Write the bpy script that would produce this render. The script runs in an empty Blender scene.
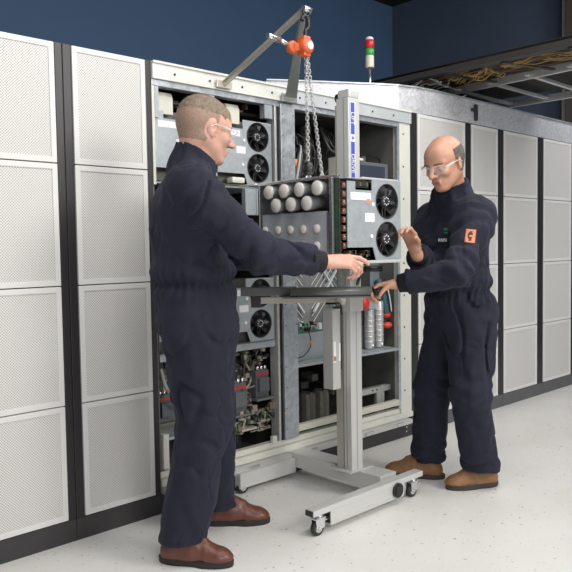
import bpy, bmesh, math, random
import numpy as np
from mathutils import Vector, Matrix, noise
from mathutils.bvhtree import BVHTree
random.seed(7)
SC = bpy.context.scene
COL = SC.collection
R_ = math.radians

# ---------------------------------------------------------------- camera
CAM_F, PITCH, ROLL, AZ, CD, CH = 720.0, 0.05222, -0.015642, 0.809313, 2.74732, 1.2049
def make_camera():
    F = Vector((math.cos(AZ)*math.cos(PITCH), math.sin(AZ)*math.cos(PITCH), -math.sin(PITCH)))
    Rr = Vector((math.sin(AZ), -math.cos(AZ), 0)); U = Rr.cross(F)
    c, s = math.cos(ROLL), math.sin(ROLL)
    R2 = c*Rr + s*U; U2 = -s*Rr + c*U
    cd = bpy.data.cameras.new('camera'); cam = bpy.data.objects.new('camera', cd); COL.objects.link(cam)
    cd.sensor_width = 36; cd.lens = CAM_F/572*36; cd.clip_start = 0.05
    m = Matrix((R2, U2, -F)).transposed().to_4x4(); m.translation = Vector((0, -CD, CH))
    cam.matrix_world = m; SC.camera = cam
make_camera()
# ---------------------------------------------------------------- world, lights, exposure
W = bpy.data.worlds.new('world'); SC.world = W; W.use_nodes = True
bg = W.node_tree.nodes['Background']; bg.inputs[0].default_value = (0.86, 0.91, 1.0, 1); bg.inputs[1].default_value = 0.42
def area(name, loc, target, sx, sy, power, col=(1, 1, 1)):
    l = bpy.data.lights.new(name, 'AREA'); l.shape = 'RECTANGLE'; l.size = sx; l.size_y = sy; l.energy = power; l.color = col
    o = bpy.data.objects.new(name, l); COL.objects.link(o); o.location = loc
    o.rotation_euler = (Vector(target)-Vector(loc)).to_track_quat('-Z', 'Y').to_euler()
    return o
area('softbox_key', (3.4, -5.0, 3.2), (2.4, 0, 1.0), 1.6, 1.6, 120, (1, .97, .94))
area('fill_camera_left', (-0.4, -5.4, 2.7), (1.8, 0, .9), 2.6, 2.0, 92, (1, .98, .96))  # unseen fill added behind the camera, lifts the lower left
area('fill_overhead_aisle', (1.9, -1.9, 3.9), (1.9, -1.7, 0), 4.0, 1.6, 98, (1, .985, .96))  # unseen overhead fill added to brighten the floor, no fixture
area('fill_overhead_far', (5.8, -1.8, 3.9), (5.8, -1.4, 0), 3.0, 1.6, 74, (1, .985, .97))  # second added overhead fill, unseen, for the far end of the row
SC.view_settings.view_transform = 'Standard'; SC.view_settings.look = 'None'
SC.view_settings.exposure = 0.04; SC.view_settings.gamma = 1.0; SC.view_settings.use_curve_mapping = False

# ---------------------------------------------------------------- materials
MATS = {}
def mat(name, col, rough=.5, metal=0., noise_s=0, noise_a=.0, bump=0, bump_s=60, emis=0, trans=0, alpha=1, spec=None, kind=None, coat=0):
    if name in MATS: return MATS[name]
    m = bpy.data.materials.new(name); m.use_nodes = True; nt = m.node_tree; b = nt.nodes['Principled BSDF']
    b.inputs['Base Color'].default_value = (*col, 1); b.inputs['Roughness'].default_value = rough; b.inputs['Metallic'].default_value = metal
    if coat: b.inputs['Coat Weight'].default_value = coat; b.inputs['Coat Roughness'].default_value = .25
    if trans: b.inputs['Transmission Weight'].default_value = trans
    if alpha < 1: b.inputs['Alpha'].default_value = alpha
    if emis: b.inputs['Emission Color'].default_value = (*col, 1); b.inputs['Emission Strength'].default_value = emis
    N = nt.nodes.new; L = nt.links.new
    tc = N('ShaderNodeTexCoord')
    if noise_a or kind:
        if kind == 'spangle':
            t = N('ShaderNodeTexVoronoi'); t.inputs['Scale'].default_value = noise_s; out = t.outputs['Color']
            n2 = N('ShaderNodeTexNoise'); n2.inputs['Scale'].default_value = 5; n2.inputs['Detail'].default_value = 4
            L(tc.outputs['Object'], n2.inputs['Vector'])
            sep = N('ShaderNodeSeparateColor'); L(out, sep.inputs[0])
            ad = N('ShaderNodeMath'); ad.operation = 'ADD'; L(sep.outputs[0], ad.inputs[0]); L(n2.outputs['Fac'], ad.inputs[1])
            hf = N('ShaderNodeMath'); hf.operation = 'MULTIPLY'; hf.inputs[1].default_value = .5; L(ad.outputs[0], hf.inputs[0]); fac = hf.outputs[0]
        else:
            t = N('ShaderNodeTexNoise'); t.inputs['Scale'].default_value = noise_s; t.inputs['Detail'].default_value = 5; fac = t.outputs['Fac']
        L(tc.outputs['Object'], t.inputs['Vector'])
        mr = N('ShaderNodeMapRange'); mr.inputs[1].default_value = .25; mr.inputs[2].default_value = .75
        mr.inputs[3].default_value = 1-noise_a; mr.inputs[4].default_value = 1+noise_a; L(fac, mr.inputs[0])
        vm = N('ShaderNodeVectorMath'); vm.operation = 'SCALE'; vm.inputs[0].default_value = col; L(mr.outputs[0], vm.inputs['Scale'])
        L(vm.outputs[0], b.inputs['Base Color'])
        mr2 = N('ShaderNodeMapRange'); mr2.inputs[3].default_value = max(0.02, rough-.1); mr2.inputs[4].default_value = rough+.1; L(fac, mr2.inputs[0]); L(mr2.outputs[0], b.inputs['Roughness'])
    if bump:
        t = N('ShaderNodeTexNoise'); t.inputs['Scale'].default_value = bump_s; t.inputs['Detail'].default_value = 4; L(tc.outputs['Object'], t.inputs['Vector'])
        bp = N('ShaderNodeBump'); bp.inputs['Strength'].default_value = bump; bp.inputs['Distance'].default_value = .01
        L(t.outputs['Fac'], bp.inputs['Height']); L(bp.outputs[0], b.inputs['Normal'])
    MATS[name] = m; return m
def perf_material():
    m = bpy.data.materials.new('perforated_sheet'); m.use_nodes = True; nt = m.node_tree; b = nt.nodes['Principled BSDF']
    N = nt.nodes.new; L = nt.links.new
    b.inputs['Roughness'].default_value = .55
    tc = N('ShaderNodeTexCoord'); sp = N('ShaderNodeSeparateXYZ'); L(tc.outputs['Object'], sp.inputs[0])
    def mt(op, a, bb=None, c=None):
        n = N('ShaderNodeMath'); n.operation = op
        for i, v in enumerate((a, bb, c)):
            if v is None: continue
            if isinstance(v, (int, float)): n.inputs[i].default_value = v
            else: L(v, n.inputs[i])
        return n.outputs[0]
    P = .0125
    sx = mt('SINE', mt('MULTIPLY', sp.outputs[0], math.pi/P*1.1)); sz = mt('SINE', mt('MULTIPLY', sp.outputs[2], math.pi/P*1.1))
    cx = mt('COSINE', mt('MULTIPLY', sp.outputs[0], math.pi/P*1.1)); cz = mt('COSINE', mt('MULTIPLY', sp.outputs[2], math.pi/P*1.1))
    a = mt('MULTIPLY', mt('MULTIPLY', sx, sx), mt('MULTIPLY', sz, sz)); c = mt('MULTIPLY', mt('MULTIPLY', cx, cx), mt('MULTIPLY', cz, cz))
    f = mt('MAXIMUM', a, c)
    mr = N('ShaderNodeMapRange'); mr.inputs[1].default_value = .42; mr.inputs[2].default_value = .6; L(f, mr.inputs[0])
    mx = N('ShaderNodeMix'); mx.data_type = 'RGBA'; L(mr.outputs[0], mx.inputs[0])
    mx.inputs[6].default_value = (.70, .695, .675, 1); mx.inputs[7].default_value = (.40, .385, .36, 1)
    L(mx.outputs[2], b.inputs['Base Color']); MATS['perf'] = m; return m
PERF = perf_material()
def floor_material():
    m = bpy.data.materials.new('speckled_floor'); m.use_nodes = True; nt = m.node_tree; b = nt.nodes['Principled BSDF']
    N = nt.nodes.new; L = nt.links.new
    tc = N('ShaderNodeTexCoord')
    def flecks(scale, lo, hi, seed):
        mp = N('ShaderNodeMapping'); mp.inputs['Location'].default_value = (seed, seed*2, 0); L(tc.outputs['Object'], mp.inputs[0])
        wn = N('ShaderNodeTexNoise'); wn.inputs['Scale'].default_value = scale*2.3; L(mp.outputs[0], wn.inputs['Vector'])
        ms = N('ShaderNodeMix'); ms.data_type = 'RGBA'; ms.blend_type = 'LINEAR_LIGHT'; ms.inputs[0].default_value = .012; L(mp.outputs[0], ms.inputs[6]); L(wn.outputs['Color'], ms.inputs[7])
        v = N('ShaderNodeTexVoronoi'); v.inputs['Scale'].default_value = scale; L(ms.outputs[2], v.inputs['Vector'])
        sep = N('ShaderNodeSeparateColor'); L(v.outputs['Color'], sep.inputs[0])
        r = N('ShaderNodeMapRange'); r.inputs[1].default_value = lo; r.inputs[2].default_value = hi; r.inputs[3].default_value = 1; r.inputs[4].default_value = 0
        L(v.outputs['Distance'], r.inputs[0])
        g = N('ShaderNodeMath'); g.operation = 'GREATER_THAN'; g.inputs[1].default_value = .55; L(sep.outputs[0], g.inputs[0])
        mm = N('ShaderNodeMath'); mm.operation = 'MULTIPLY'; L(r.outputs[0], mm.inputs[0]); L(g.outputs[0], mm.inputs[1]); return mm.outputs[0]
    base = N('ShaderNodeTexNoise'); base.inputs['Scale'].default_value = 2.2; base.inputs['Detail'].default_value = 6; L(tc.outputs['Object'], base.inputs['Vector'])
    cr = N('ShaderNodeValToRGB'); cr.color_ramp.elements[0].color = (.74, .73, .69, 1); cr.color_ramp.elements[1].color = (.82, .81, .785, 1)
    cr.color_ramp.elements[0].position = .3; cr.color_ramp.elements[1].position = .7; L(base.outputs['Fac'], cr.inputs[0])
    prev = cr.outputs[0]
    for sc, lo, hi, sd, col in ((13, .055, .085, 3.1, (.20, .19, .18, 1)), (30, .10, .17, 9.7, (.42, .41, .39, 1)), (55, .12, .2, 5.5, (.55, .54, .52, 1))):
        mx = N('ShaderNodeMix'); mx.data_type = 'RGBA'; L(flecks(sc, lo, hi, sd), mx.inputs[0]); L(prev, mx.inputs[6]); mx.inputs[7].default_value = col; prev = mx.outputs[2]
    L(prev, b.inputs['Base Color']); b.inputs['Roughness'].default_value = .38
    return m
M_panel = mat('panel_white', (.70, .695, .675), .45)
M_black = mat('stile_black', (.022, .020, .021), .4)
M_base = mat('base_charcoal', (.035, .033, .034), .5, noise_s=20, noise_a=.15)
M_baseg = mat('base_grey', (.10, .10, .105), .5, noise_s=20, noise_a=.12)
M_cream = mat('cream_steel', (.66, .66, .59), .4, noise_s=6, noise_a=.05)
M_galv = mat('galvanised_steel', (.46, .49, .52), .38, .55, noise_s=45, noise_a=.14, kind='spangle')
M_galvd = mat('galvanised_duct', (.60, .605, .63), .36, .25, noise_s=70, noise_a=.13, kind='spangle')
M_galvf = mat('galvanised_face', (.40, .435, .455), .42, .35, noise_s=70, noise_a=.05, kind='spangle')
M_alu = mat('aluminium', (.66, .66, .64), .36, .55, noise_s=30, noise_a=.05)
M_aluw = mat('anodised_light', (.62, .62, .60), .42, .25)
M_zinc = mat('bright_zinc', (.75, .75, .77), .22, .9)
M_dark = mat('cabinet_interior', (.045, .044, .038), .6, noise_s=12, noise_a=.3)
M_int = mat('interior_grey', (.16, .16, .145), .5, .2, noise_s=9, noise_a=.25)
M_blk = mat('black_plastic', (.012, .012, .013), .35)
M_rub = mat('rubber', (.03, .03, .03), .7)
M_white = mat('white_label', (.80, .80, .80), .5)
M_cap = mat('capacitor_cream', (.76, .73, .68), .45, noise_s=40, noise_a=.06)
M_capcan = mat('capacitor_can', (.70, .70, .70), .25, .15)
M_pcb = mat('circuit_green', (.022, .050, .032), .45, noise_s=90, noise_a=.5)
M_cop = mat('copper_bar', (.24, .10, .06), .4, .5, noise_s=40, noise_a=.3)
M_or = mat('hoist_orange', (.66, .12, .04), .35, noise_s=25, noise_a=.12)
M_red = mat('red_plastic', (.55, .03, .025), .4)
M_steel = mat('steel', (.55, .56, .57), .3, .9)
M_roll = mat('dark_tube', (.14, .145, .135), .35, .3)
M_creamy = mat('arm_cream', (.58, .55, .47), .45, .1)
M_blue = mat('label_blue', (.06, .09, .42), .5)
M_orc = mat('orange_connector', (.8, .2, .05), .5)
M_yel = mat('yellow_cable', (.36, .23, .07), .5)
M_gcab = mat('grey_cable', (.38, .38, .36), .5)
M_dk = mat('dark_metal', (.055, .05, .048), .5, .3)

# ---------------------------------------------------------------- mesh tools
ORG = {}
class MB:
    def __init__(s): s.bm = bmesh.new()
    def _mi(s, faces, mi):
        for f in faces: f.material_index = mi
    def box(s, x0, x1, y0, y1, z0, z1, bev=0, mi=0, M=None):
        c = Vector(((x0+x1)/2, (y0+y1)/2, (z0+z1)/2))
        r = bmesh.ops.create_cube(s.bm, size=1.0, matrix=Matrix.Translation(c) @ Matrix.Diagonal((abs(x1-x0), abs(y1-y0), abs(z1-z0), 1)))
        vs = r['verts']; fs = list({f for v in vs for f in v.link_faces})
        if bev:
            es = list({e for v in vs for e in v.link_edges})
            rb = bmesh.ops.bevel(s.bm, geom=es, offset=bev, segments=2, affect='EDGES', profile=.7)
            vs = list({v for f in rb['faces'] for v in f.verts} | {v for v in vs if v.is_valid})
            vs = [v for v in vs if v.is_valid]
            fs = list({f for v in vs for f in v.link_faces})
        s._mi(fs, mi)
        if M is not None: bmesh.ops.transform(s.bm, matrix=M, verts=vs)
        return s
    def cyl(s, a, b, r0, r1=None, seg=20, mi=0, cap=True):
        a = Vector(a); b = Vector(b); r1 = r0 if r1 is None else r1
        d = b-a; q = d.to_track_quat('Z', 'Y').to_matrix().to_4x4(); q.translation = (a+b)/2
        r = bmesh.ops.create_cone(s.bm, cap_ends=cap, segments=seg, radius1=r0, radius2=r1, depth=d.length, matrix=q)
        fs = {f for v in r['verts'] for f in v.link_faces}; s._mi(fs, mi)
        for f in fs:
            if len(f.verts) == 4: f.smooth = True
        return s
    def bar(s, a, b, w, h, mi=0, up=(0, 0, 1)):
        a = Vector(a); b = Vector(b); d = (b-a); L = d.length; d.normalize(); sd = d.cross(Vector(up))
        if sd.length < 1e-4: sd = d.cross(Vector((0, 1, 0)))
        sd.normalize(); u = sd.cross(d)
        Mx = Matrix((d, sd, u)).transposed().to_4x4(); Mx.translation = (a+b)/2
        return s.box(-L/2, L/2, -w/2, w/2, -h/2, h/2, 0, mi, Mx)
    def sph(s, c, r, sc=(1, 1, 1), seg=16, mi=0, M=None):
        mm = (M if M is not None else Matrix.Translation(Vector(c))) @ Matrix.Diagonal((*sc, 1))
        q = bmesh.ops.create_uvsphere(s.bm, u_segments=seg, v_segments=seg//2+2, radius=r, matrix=mm)
        for f in {f for v in q['verts'] for f in v.link_faces}: f.smooth = True; f.material_index = mi
        return s
    def tube(s, pts, r, seg=8, mi=0, close=False, smooth_n=0):
        P = [Vector(p) for p in pts]
        if smooth_n:
            Q = []
            n = len(P)
            for i in range(n-1):
                p0, p1, p2, p3 = P[max(i-1, 0)], P[i], P[i+1], P[min(i+2, n-1)]
                for k in range(smooth_n):
                    t = k/smooth_n; Q.append(.5*((2*p1)+(p2-p0)*t+(2*p0-5*p1+4*p2-p3)*t*t+(3*p1-p0-3*p2+p3)*t**3))
            Q.append(P[-1]); P = Q
        rings = []; prevn = None; n = len(P)
        for i, p in enumerate(P):
            d = ((P[(i+1) % n]-P[i-1]) if close else (P[min(i+1, n-1)]-P[max(i-1, 0)])).normalized()
            if prevn is None:
                nn = d.orthogonal().normalized()
            else:
                nn = (prevn-d*prevn.dot(d)).normalized()
            prevn = nn; bb = d.cross(nn)
            rr = r[i] if isinstance(r, (list, tuple)) else r
            rings.append([s.bm.verts.new(p+rr*(math.cos(2*math.pi*k/seg)*nn+math.sin(2*math.pi*k/seg)*bb)) for k in range(seg)])
        m = n if close else n-1
        for i in range(m):
            A, B = rings[i], rings[(i+1) % n]
            for k in range(seg):
                f = s.bm.faces.new((A[k], A[(k+1) % seg], B[(k+1) % seg], B[k])); f.smooth = True; f.material_index = mi
        if not close:
            for q in (rings[0][::-1], rings[-1]):
                f = s.bm.faces.new(q); f.material_index = mi
        return s
    def prism(s, poly, axis, t0, t1, mi=0):
        def P(a, b, t): return {'x': (t, a, b), 'y': (a, t, b), 'z': (a, b, t)}[axis]
        A = [s.bm.verts.new(P(a, b, t0)) for a, b in poly]; B = [s.bm.verts.new(P(a, b, t1)) for a, b in poly]
        fs = [s.bm.faces.new(A), s.bm.faces.new(B[::-1])]
        n = len(poly)
        for i in range(n): fs.append(s.bm.faces.new((A[i], B[i], B[(i+1) % n], A[(i+1) % n])))
        s._mi(fs, mi); bmesh.ops.recalc_face_normals(s.bm, faces=fs); return s
    def lathe(s, prof, c, axis='z', seg=28, mi=0):
        c = Vector(c); rings = []
        for r, h in prof:
            ring = []
            for k in range(seg):
                a = 2*math.pi*k/seg; u, v = r*math.cos(a), r*math.sin(a)
                ring.append(s.bm.verts.new(c+Vector({'z': (u, v, h), 'y': (u, h, v), 'x': (h, u, v)}[axis])))
            rings.append(ring)
        fs = []
        for A, B in zip(rings, rings[1:]):
            for k in range(seg):
                f = s.bm.faces.new((A[k], A[(k+1) % seg], B[(k+1) % seg], B[k])); f.smooth = True; fs.append(f)
        fs += [s.bm.faces.new(rings[0][::-1]), s.bm.faces.new(rings[-1])]
        s._mi(fs, mi); bmesh.ops.recalc_face_normals(s.bm, faces=fs); return s
    def build(s, name, mats, parent=None, label=None, fix=True):
        if not isinstance(mats, (list, tuple)): mats = [mats]
        me = bpy.data.meshes.new(name)
        o = bpy.data.objects.new(name, me); COL.objects.link(o)
        if parent is not None:
            org = ORG[parent.name]; o.parent = parent
        else:
            cs = [v.co for v in s.bm.verts]
            org = Vector(((min(c.x for c in cs)+max(c.x for c in cs))/2, (min(c.y for c in cs)+max(c.y for c in cs))/2, min(c.z for c in cs)))
            o.location = org
        bmesh.ops.translate(s.bm, verts=s.bm.verts, vec=-org)
        s.bm.to_mesh(me); s.bm.free()
        for m in mats: me.materials.append(m)
        ORG[o.name] = org
        if label: o['label'] = label
        return o
def build_each(mb, name, mats, parent):
    """every separate piece of the mesh becomes a part of its own"""
    bm = mb.bm; seen = set(); out = []
    for v0 in list(bm.verts):
        if v0 in seen: continue
        st = [v0]; isl = set()
        while st:
            v = st.pop()
            if v in isl: continue
            isl.add(v); st += [e.other_vert(v) for e in v.link_edges]
        seen |= isl; n = MB(); mp = {v: n.bm.verts.new(v.co) for v in isl}
        for f in {f for v in isl for f in v.link_faces}:
            g = n.bm.faces.new([mp[v] for v in f.verts]); g.smooth = f.smooth; g.material_index = f.material_index
        out.append(n.build(name, mats, parent))
    bm.free(); return out
def thing(name, label, cat, loc, group=None):
    o = bpy.data.objects.new(name, None); COL.objects.link(o); o.empty_display_size = .05
    o.location = loc; ORG[o.name] = Vector(loc); o['label'] = label; o['category'] = cat
    if group: o['group'] = group
    return o
def tag(o, label, cat, group=None):
    o['label'] = label; o['category'] = cat
    if group: o['group'] = group
    return o
def struct(o): o['kind'] = 'structure'; return o
def copy_tree(o, parent=None):
    c = o.copy(); COL.objects.link(c); c.parent = parent
    if o.name in ORG: ORG[c.name] = ORG[o.name]
    for ch in o.children: copy_tree(ch, c)
    return c
def text_mesh(txt, size, Mx, name, m, parent, depth=.0006):
    cu = bpy.data.curves.new('t', 'FONT'); cu.body = txt; cu.size = size; cu.extrude = depth; cu.align_x = 'CENTER'; cu.align_y = 'CENTER'
    t = bpy.data.objects.new('t', cu); COL.objects.link(t); bpy.context.view_layer.update()
    me = bpy.data.meshes.new_from_object(t.evaluated_get(bpy.context.evaluated_depsgraph_get()))
    bpy.data.objects.remove(t); bpy.data.curves.remove(cu)
    org = ORG[parent.name]
    me.transform(Matrix.Translation(-org) @ Mx); me.materials.clear(); me.materials.append(m)
    o = bpy.data.objects.new(name, me); COL.objects.link(o); o.parent = parent; ORG[o.name] = org
    return o

# ---------------------------------------------------------------- the room
RX, BY, CZ = 6.84, 2.56, 4.0
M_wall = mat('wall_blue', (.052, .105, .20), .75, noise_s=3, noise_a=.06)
M_wallr = mat('wall_blue_shaded', (.050, .072, .110), .75, noise_s=3, noise_a=.06)  # same blue wall; its light falloff is put into a darker colour
M_ceil = mat('ceiling_black', (.012, .010, .010), .8)
struct(MB().box(-5, RX+.1, -7, BY+.1, -.1, 0).build('floor', floor_material()))
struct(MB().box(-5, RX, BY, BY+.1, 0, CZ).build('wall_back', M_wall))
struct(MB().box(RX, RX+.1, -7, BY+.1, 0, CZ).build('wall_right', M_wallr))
struct(MB().box(-5, RX+.1, -7, BY+.1, CZ, CZ+.1).build('ceiling', M_ceil))
col = MB(); col.box(RX-.13, RX, .385, .445, 0, CZ, .004); col.box(RX-.20, RX-.0, .23, .38, 0, CZ, .004, mi=1)
struct(col.build('trim_1', [mat('column_beige', (.33, .30, .25), .6, noise_s=14, noise_a=.2), mat('column_brown', (.05, .042, .035), .6)]))

# ---------------------------------------------------------------- perforated cabinets
TOP = 2.045; PB = .093
def door_panel(root, x0, x1, z0, z1, y=-.0):
    b = MB(); w = .023; g = .0022
    x0 += g; x1 -= g; z0 += g; z1 -= g
    b.box(x0, x0+w, y-.004, y+.02, z0, z1, .0025); b.box(x1-w, x1, y-.004, y+.02, z0, z1, .0025)
    b.box(x0+w-.004, x1-w+.004, y-.0038, y+.02, z0, z0+w, .0025); b.box(x0+w-.004, x1-w+.004, y-.0038, y+.02, z1-w, z1, .0025)
    b.box(x0+w-.006, x1-w+.006, y+.0, y+.008, z0+w-.006, z1-w+.006, 0, 1)
    return b.build('door_panel', [M_panel, PERF], root)
def cabinet(x0, x1, d0, d1, label, basem, joints=(.573, 1.065, 1.562), depth=1.0):
    t = thing('inverter_cabinet', label, 'cabinet', ((x0+x1)/2, depth/2, 0), 'perforated cabinets in the row')
    b = MB()
    b.box(x0+.001, d0-.001, 0.0, depth, PB, TOP, .003); b.box(d1+.001, x1-.001, 0.0, depth, PB, TOP, .003)
    b.box(d0-.001, d1+.001, .03, depth-.01, PB, TOP-.005)
    b.build('frame', M_black, t)
    bb = MB(); bb.box(x0+.001, x1-.001, 0.0, depth, 0, PB-.001, .002)
    for i in range(3):
        if basem is M_baseg: bb.cyl((x1-.05-.04*i, -.002, .045), (x1-.05-.04*i, .004, .045), .006, seg=10)
    bb.build('base', basem, t)
    zs = [PB+.001, *joints, TOP]
    for a, c in zip(zs, zs[1:]): door_panel(t, d0, d1, a, c)
    return t
cabinet(.70, 1.392, .745, 1.357, 'perforated white cabinet cut off by the left edge of the photo', M_base)
cabinet(1.392, 1.811, 1.430, 1.781, 'narrow perforated white cabinet directly behind the left man\'s back', M_base)
cabinet(3.715, 4.398, 3.785, 4.335, 'perforated cabinet directly behind the bald man\'s head', M_baseg)
cabinet(4.398, 4.838, 4.398+.012, 4.765, 'narrow perforated cabinet just right of the bald man\'s shoulder', M_baseg)
cabinet(4.838, 5.452, 4.848, 5.362, 'wide perforated cabinet between the narrow one and the last at the right edge', M_baseg)
cabinet(5.452, 6.06, 5.462, 5.955, 'farthest perforated cabinet at the right edge of the photo', M_baseg)

# roof duct with the angled end, riding on the cabinets
pl = [(2.93, .47), (3.048, .392), (3.32, .235), (3.50, .13), (3.66, .05), (3.80, .012), (3.95, .0), (4.35, -.004), (RX-.05, .0), (RX-.05, .9), (2.93, .9)]
d = MB(); d.prism(pl, 'z', TOP+.003, 2.205)
o = d.build('duct_body', M_galvd, None)
dt = thing('roof_duct', 'mottled galvanised metal duct running along the top of the right cabinets', 'duct', tuple(ORG['duct_body']))
ORG['duct_body'] = ORG[dt.name]; o.parent = dt; o.location = (0, 0, 0)
d = MB()
for a, c in zip(pl[:-3], pl[1:-2]): d.bar((a[0], a[1]-.002, 2.209), (c[0], c[1]-.002, 2.209), .022, .008)
d.build('top_flange', M_galv, dt)
d = MB(); d.box(4.44, 4.47, -.02, -.003, 2.07, 2.18, .002); d.box(4.40, 4.455, -.022, -.004, 2.13, 2.15, .002); d.build('joint_bracket', M_dk, dt)
d = MB(); d.tube([(4.30, -.03, 2.22), (4.17, -.05, 2.17), (4.14, -.04, 2.10), (4.20, -.03, 2.08), (4.26, -.03, 2.12)], .004, smooth_n=6); d.build('hanging_wire', M_gcab, dt)

# signal tower
st = thing('signal_tower', 'thin stack light with red and green segments on top of the cabinets', 'stack light', (3.93, .5, 2.206))
MB().cyl((3.93, .5, 2.206), (3.93, .5, 2.45), .009).cyl((3.93, .5, 2.206), (3.93, .5, 2.216), .03).build('pole', M_zinc, st)
MB().lathe([(.029, 2.445), (.030, 2.45), (.030, 2.525), (.027, 2.528)], (3.93, .5, 0)).build('housing', mat('ivory', (.72, .69, .58), .4), st)
MB().lathe([(.027, 2.5275), (.032, 2.531), (.032, 2.572), (.027, 2.575)], (3.93, .5, 0)).build('green_lens', mat('lens_green', (.05, .38, .08), .2), st)
MB().lathe([(.027, 2.5755), (.032, 2.579), (.032, 2.63), (.027, 2.634)], (3.93, .5, 0)).build('red_lens', mat('lens_red', (.62, .03, .03), .2), st)
MB().lathe([(.026, 2.6345), (.028, 2.637), (.026, 2.648), (.02, 2.654)], (3.93, .5, 0)).build('cap', M_white, st)

# cable ladder
cl = thing('cable_ladder', 'overhead cable ladder crossing above the cabinets at upper right', 'cable tray', (4.6, -.4, 2.33))
MB().box(3.985, 4.02, -2.2, 1.0, 2.315, 2.352, .003).box(4.02, 4.05, -2.2, 1.0, 2.315, 2.32).build('side_beam', M_dk, cl, 'dark angle beam on the left side')
MB().box(4.02, 5.33, -2.2, 1.0, 2.375, 2.38).build('tray_plate', mat('tray_black', (.02, .018, .016), .7, noise_s=8, noise_a=.4), cl)
MB().bar((4.60, .95, 2.325), (4.40, -2.2, 2.325), .028, .05).build('rail', M_alu, cl)
MB().box(5.32, 5.35, -2.2, 1.0, 2.30, 2.35, .002).build('rail', M_alu, cl)
for k in range(8):
    yy = .78-k*.29
    MB().box(4.5-.0*k+.06*(yy-.2), 5.32, yy-.014, yy+.014, 2.315, 2.335, .002).build('rung', M_alu, cl)
for k in range(5):
    yy = .8-k*.42
    MB().bar((4.02, yy, 2.312), (4.47+.06*yy, yy-.12, 2.312), .03, .012).build('cross_strut', M_dk, cl)
def bundle(label, n, x0, x1, y0, y1, m, seed, sag=.05, r=.005):
    rnd = random.Random(seed); b = MB()
    for i in range(n):
        ph = rnd.uniform(0, 6); xo = rnd.uniform(x0, x1); xe = rnd.uniform(x0, x1); pts = []
        for k in range(15):
            t = k/14; pts.append((xo+(xe-xo)*t+.035*math.sin(ph+5*t), y0+(y1-y0)*t, 2.345-sag*abs(math.sin(ph*.3+7.0*t))*rnd.uniform(.6, 1)-rnd.uniform(0, .01)))
        b.tube(pts, r, 5, smooth_n=3)
    return tag(b.build('cable_bundle', m), label, 'cables', 'cables in the overhead tray')
bundle('tangled yellow cables in the overhead tray, first heap from the cabinets', 9, 4.08, 4.34, .02, -.32, M_yel, 3, .045, .004)
bundle('tangled yellow cables in the overhead tray, heap nearest the right edge', 9, 4.10, 4.34, -.42, -1.2, M_yel, 9, .04, .004)
bundle('brown cables lying along the overhead tray among the yellow ones', 7, 4.07, 4.34, .30, -1.3, mat('brown_cable', (.13, .07, .04), .5), 5, .03, .004)
bundle('loose pale grey cables at the near end of the tray over the cabinets', 7, 4.08, 4.42, .75, .05, M_gcab, 8, .07, .006)

# ---------------------------------------------------------------- open cabinet
oc = thing('open_drive_cabinet', 'open electrical cabinet bay with its fan modules and wiring exposed', 'cabinet', (2.76, .5, 0))
b = MB(); b.box(1.813, 2.70, -.012, .05, 1.968, 2.036, .003); b.box(2.701, 3.712, -.012, .05, 1.968, 2.036, .003, 2); b.box(1.813, 3.712, -.020, .06, 2.036, 2.046, .002)
for i in range(9): b.cyl((1.93+.2*i, -.016, 2.0), (1.93+.2*i, -.010, 2.0), .0055, seg=8, mi=1)
b.build('header_beam', [mat('header_cream', (.70, .71, .66), .4, noise_s=5, noise_a=.04), M_dk, mat('header_grey', (.52, .55, .56), .4, .2, noise_s=9, noise_a=.06)], oc)
build_each(MB().box(1.813, 2.70, 0, .05, 1.940, 1.967, .002).box(2.70, 3.60, 0, .05, 1.940, 1.967, .002), 'inner_header', M_galv, oc)
b = MB(); b.box(1.813, 1.827, 0, .05, 1.50, 1.939, .002); b.box(1.813, 1.822, .01, .05, .19, 1.4995, .002, 1); b.build('post', [M_cream, M_int], oc)
b = MB(); b.box(3.602, 3.712, 0, .05, .13, 1.967, .003); b.box(3.58, 3.601, .0, .012, .19, 1.939, .001, mi=1)
for i in range(9): b.cyl((3.64, -.002, .3+.2*i), (3.64, .002, .3+.2*i), .006, seg=8, mi=2)
b.build('post', [M_cream, M_galv, M_dk], oc)
b = MB(); b.box(2.588, 2.690, -.012, .10, .19, 1.955, .003, 0); b.box(2.566, 2.587, .0, .10, .19, 1.939, 0, 2); b.box(2.552, 2.565, -.004, .06, .19, 1.939, .002, 1)
for i in range(16):
    b.cyl((2.600, -.0145, .25+.11*i), (2.600, -.011, .25+.11*i), .004, seg=8, mi=3); b.cyl((2.678, -.0145, .25+.11*i), (2.678, -.011, .25+.11*i), .004, seg=8, mi=3)
b.build('mullion', [M_galv, M_alu, M_blk, M_zinc], oc)
b = MB(); b.box(1.813, 3.601, .01, .05, .160, .189, .003); b.box(1.813, 3.712, -.012, .03, .125, .158, .004)
b.build('sill_rail', M_cream, oc)
b = MB(); b.box(1.813, 3.66, -.045, .02, .093, .123, .004, 0)
for x in (1.95, 2.30, 2.72, 3.2, 3.5): b.box(x, x+.07, -.052, -.044, .097, .120, .003, 1)
b.build('front_rail', [M_alu, M_zinc], oc)
b = MB(); b.box(1.813, 3.712, 0.003, .98, 0, .091, .002, 0)
for z in (.035, .062): b.cyl((3.655, -.002, z), (3.655, .004, z), .006, seg=10, mi=1)
b.build('base', [M_base, M_zinc], oc)
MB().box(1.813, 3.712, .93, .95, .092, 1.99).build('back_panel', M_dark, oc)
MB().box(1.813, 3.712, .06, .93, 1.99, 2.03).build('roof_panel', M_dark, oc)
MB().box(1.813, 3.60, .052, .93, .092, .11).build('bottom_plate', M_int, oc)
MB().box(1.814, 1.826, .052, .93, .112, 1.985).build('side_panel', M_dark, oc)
MB().box(3.603, 3.615, .052, .93, .112, 1.985).build('side_panel', M_int, oc)
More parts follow.
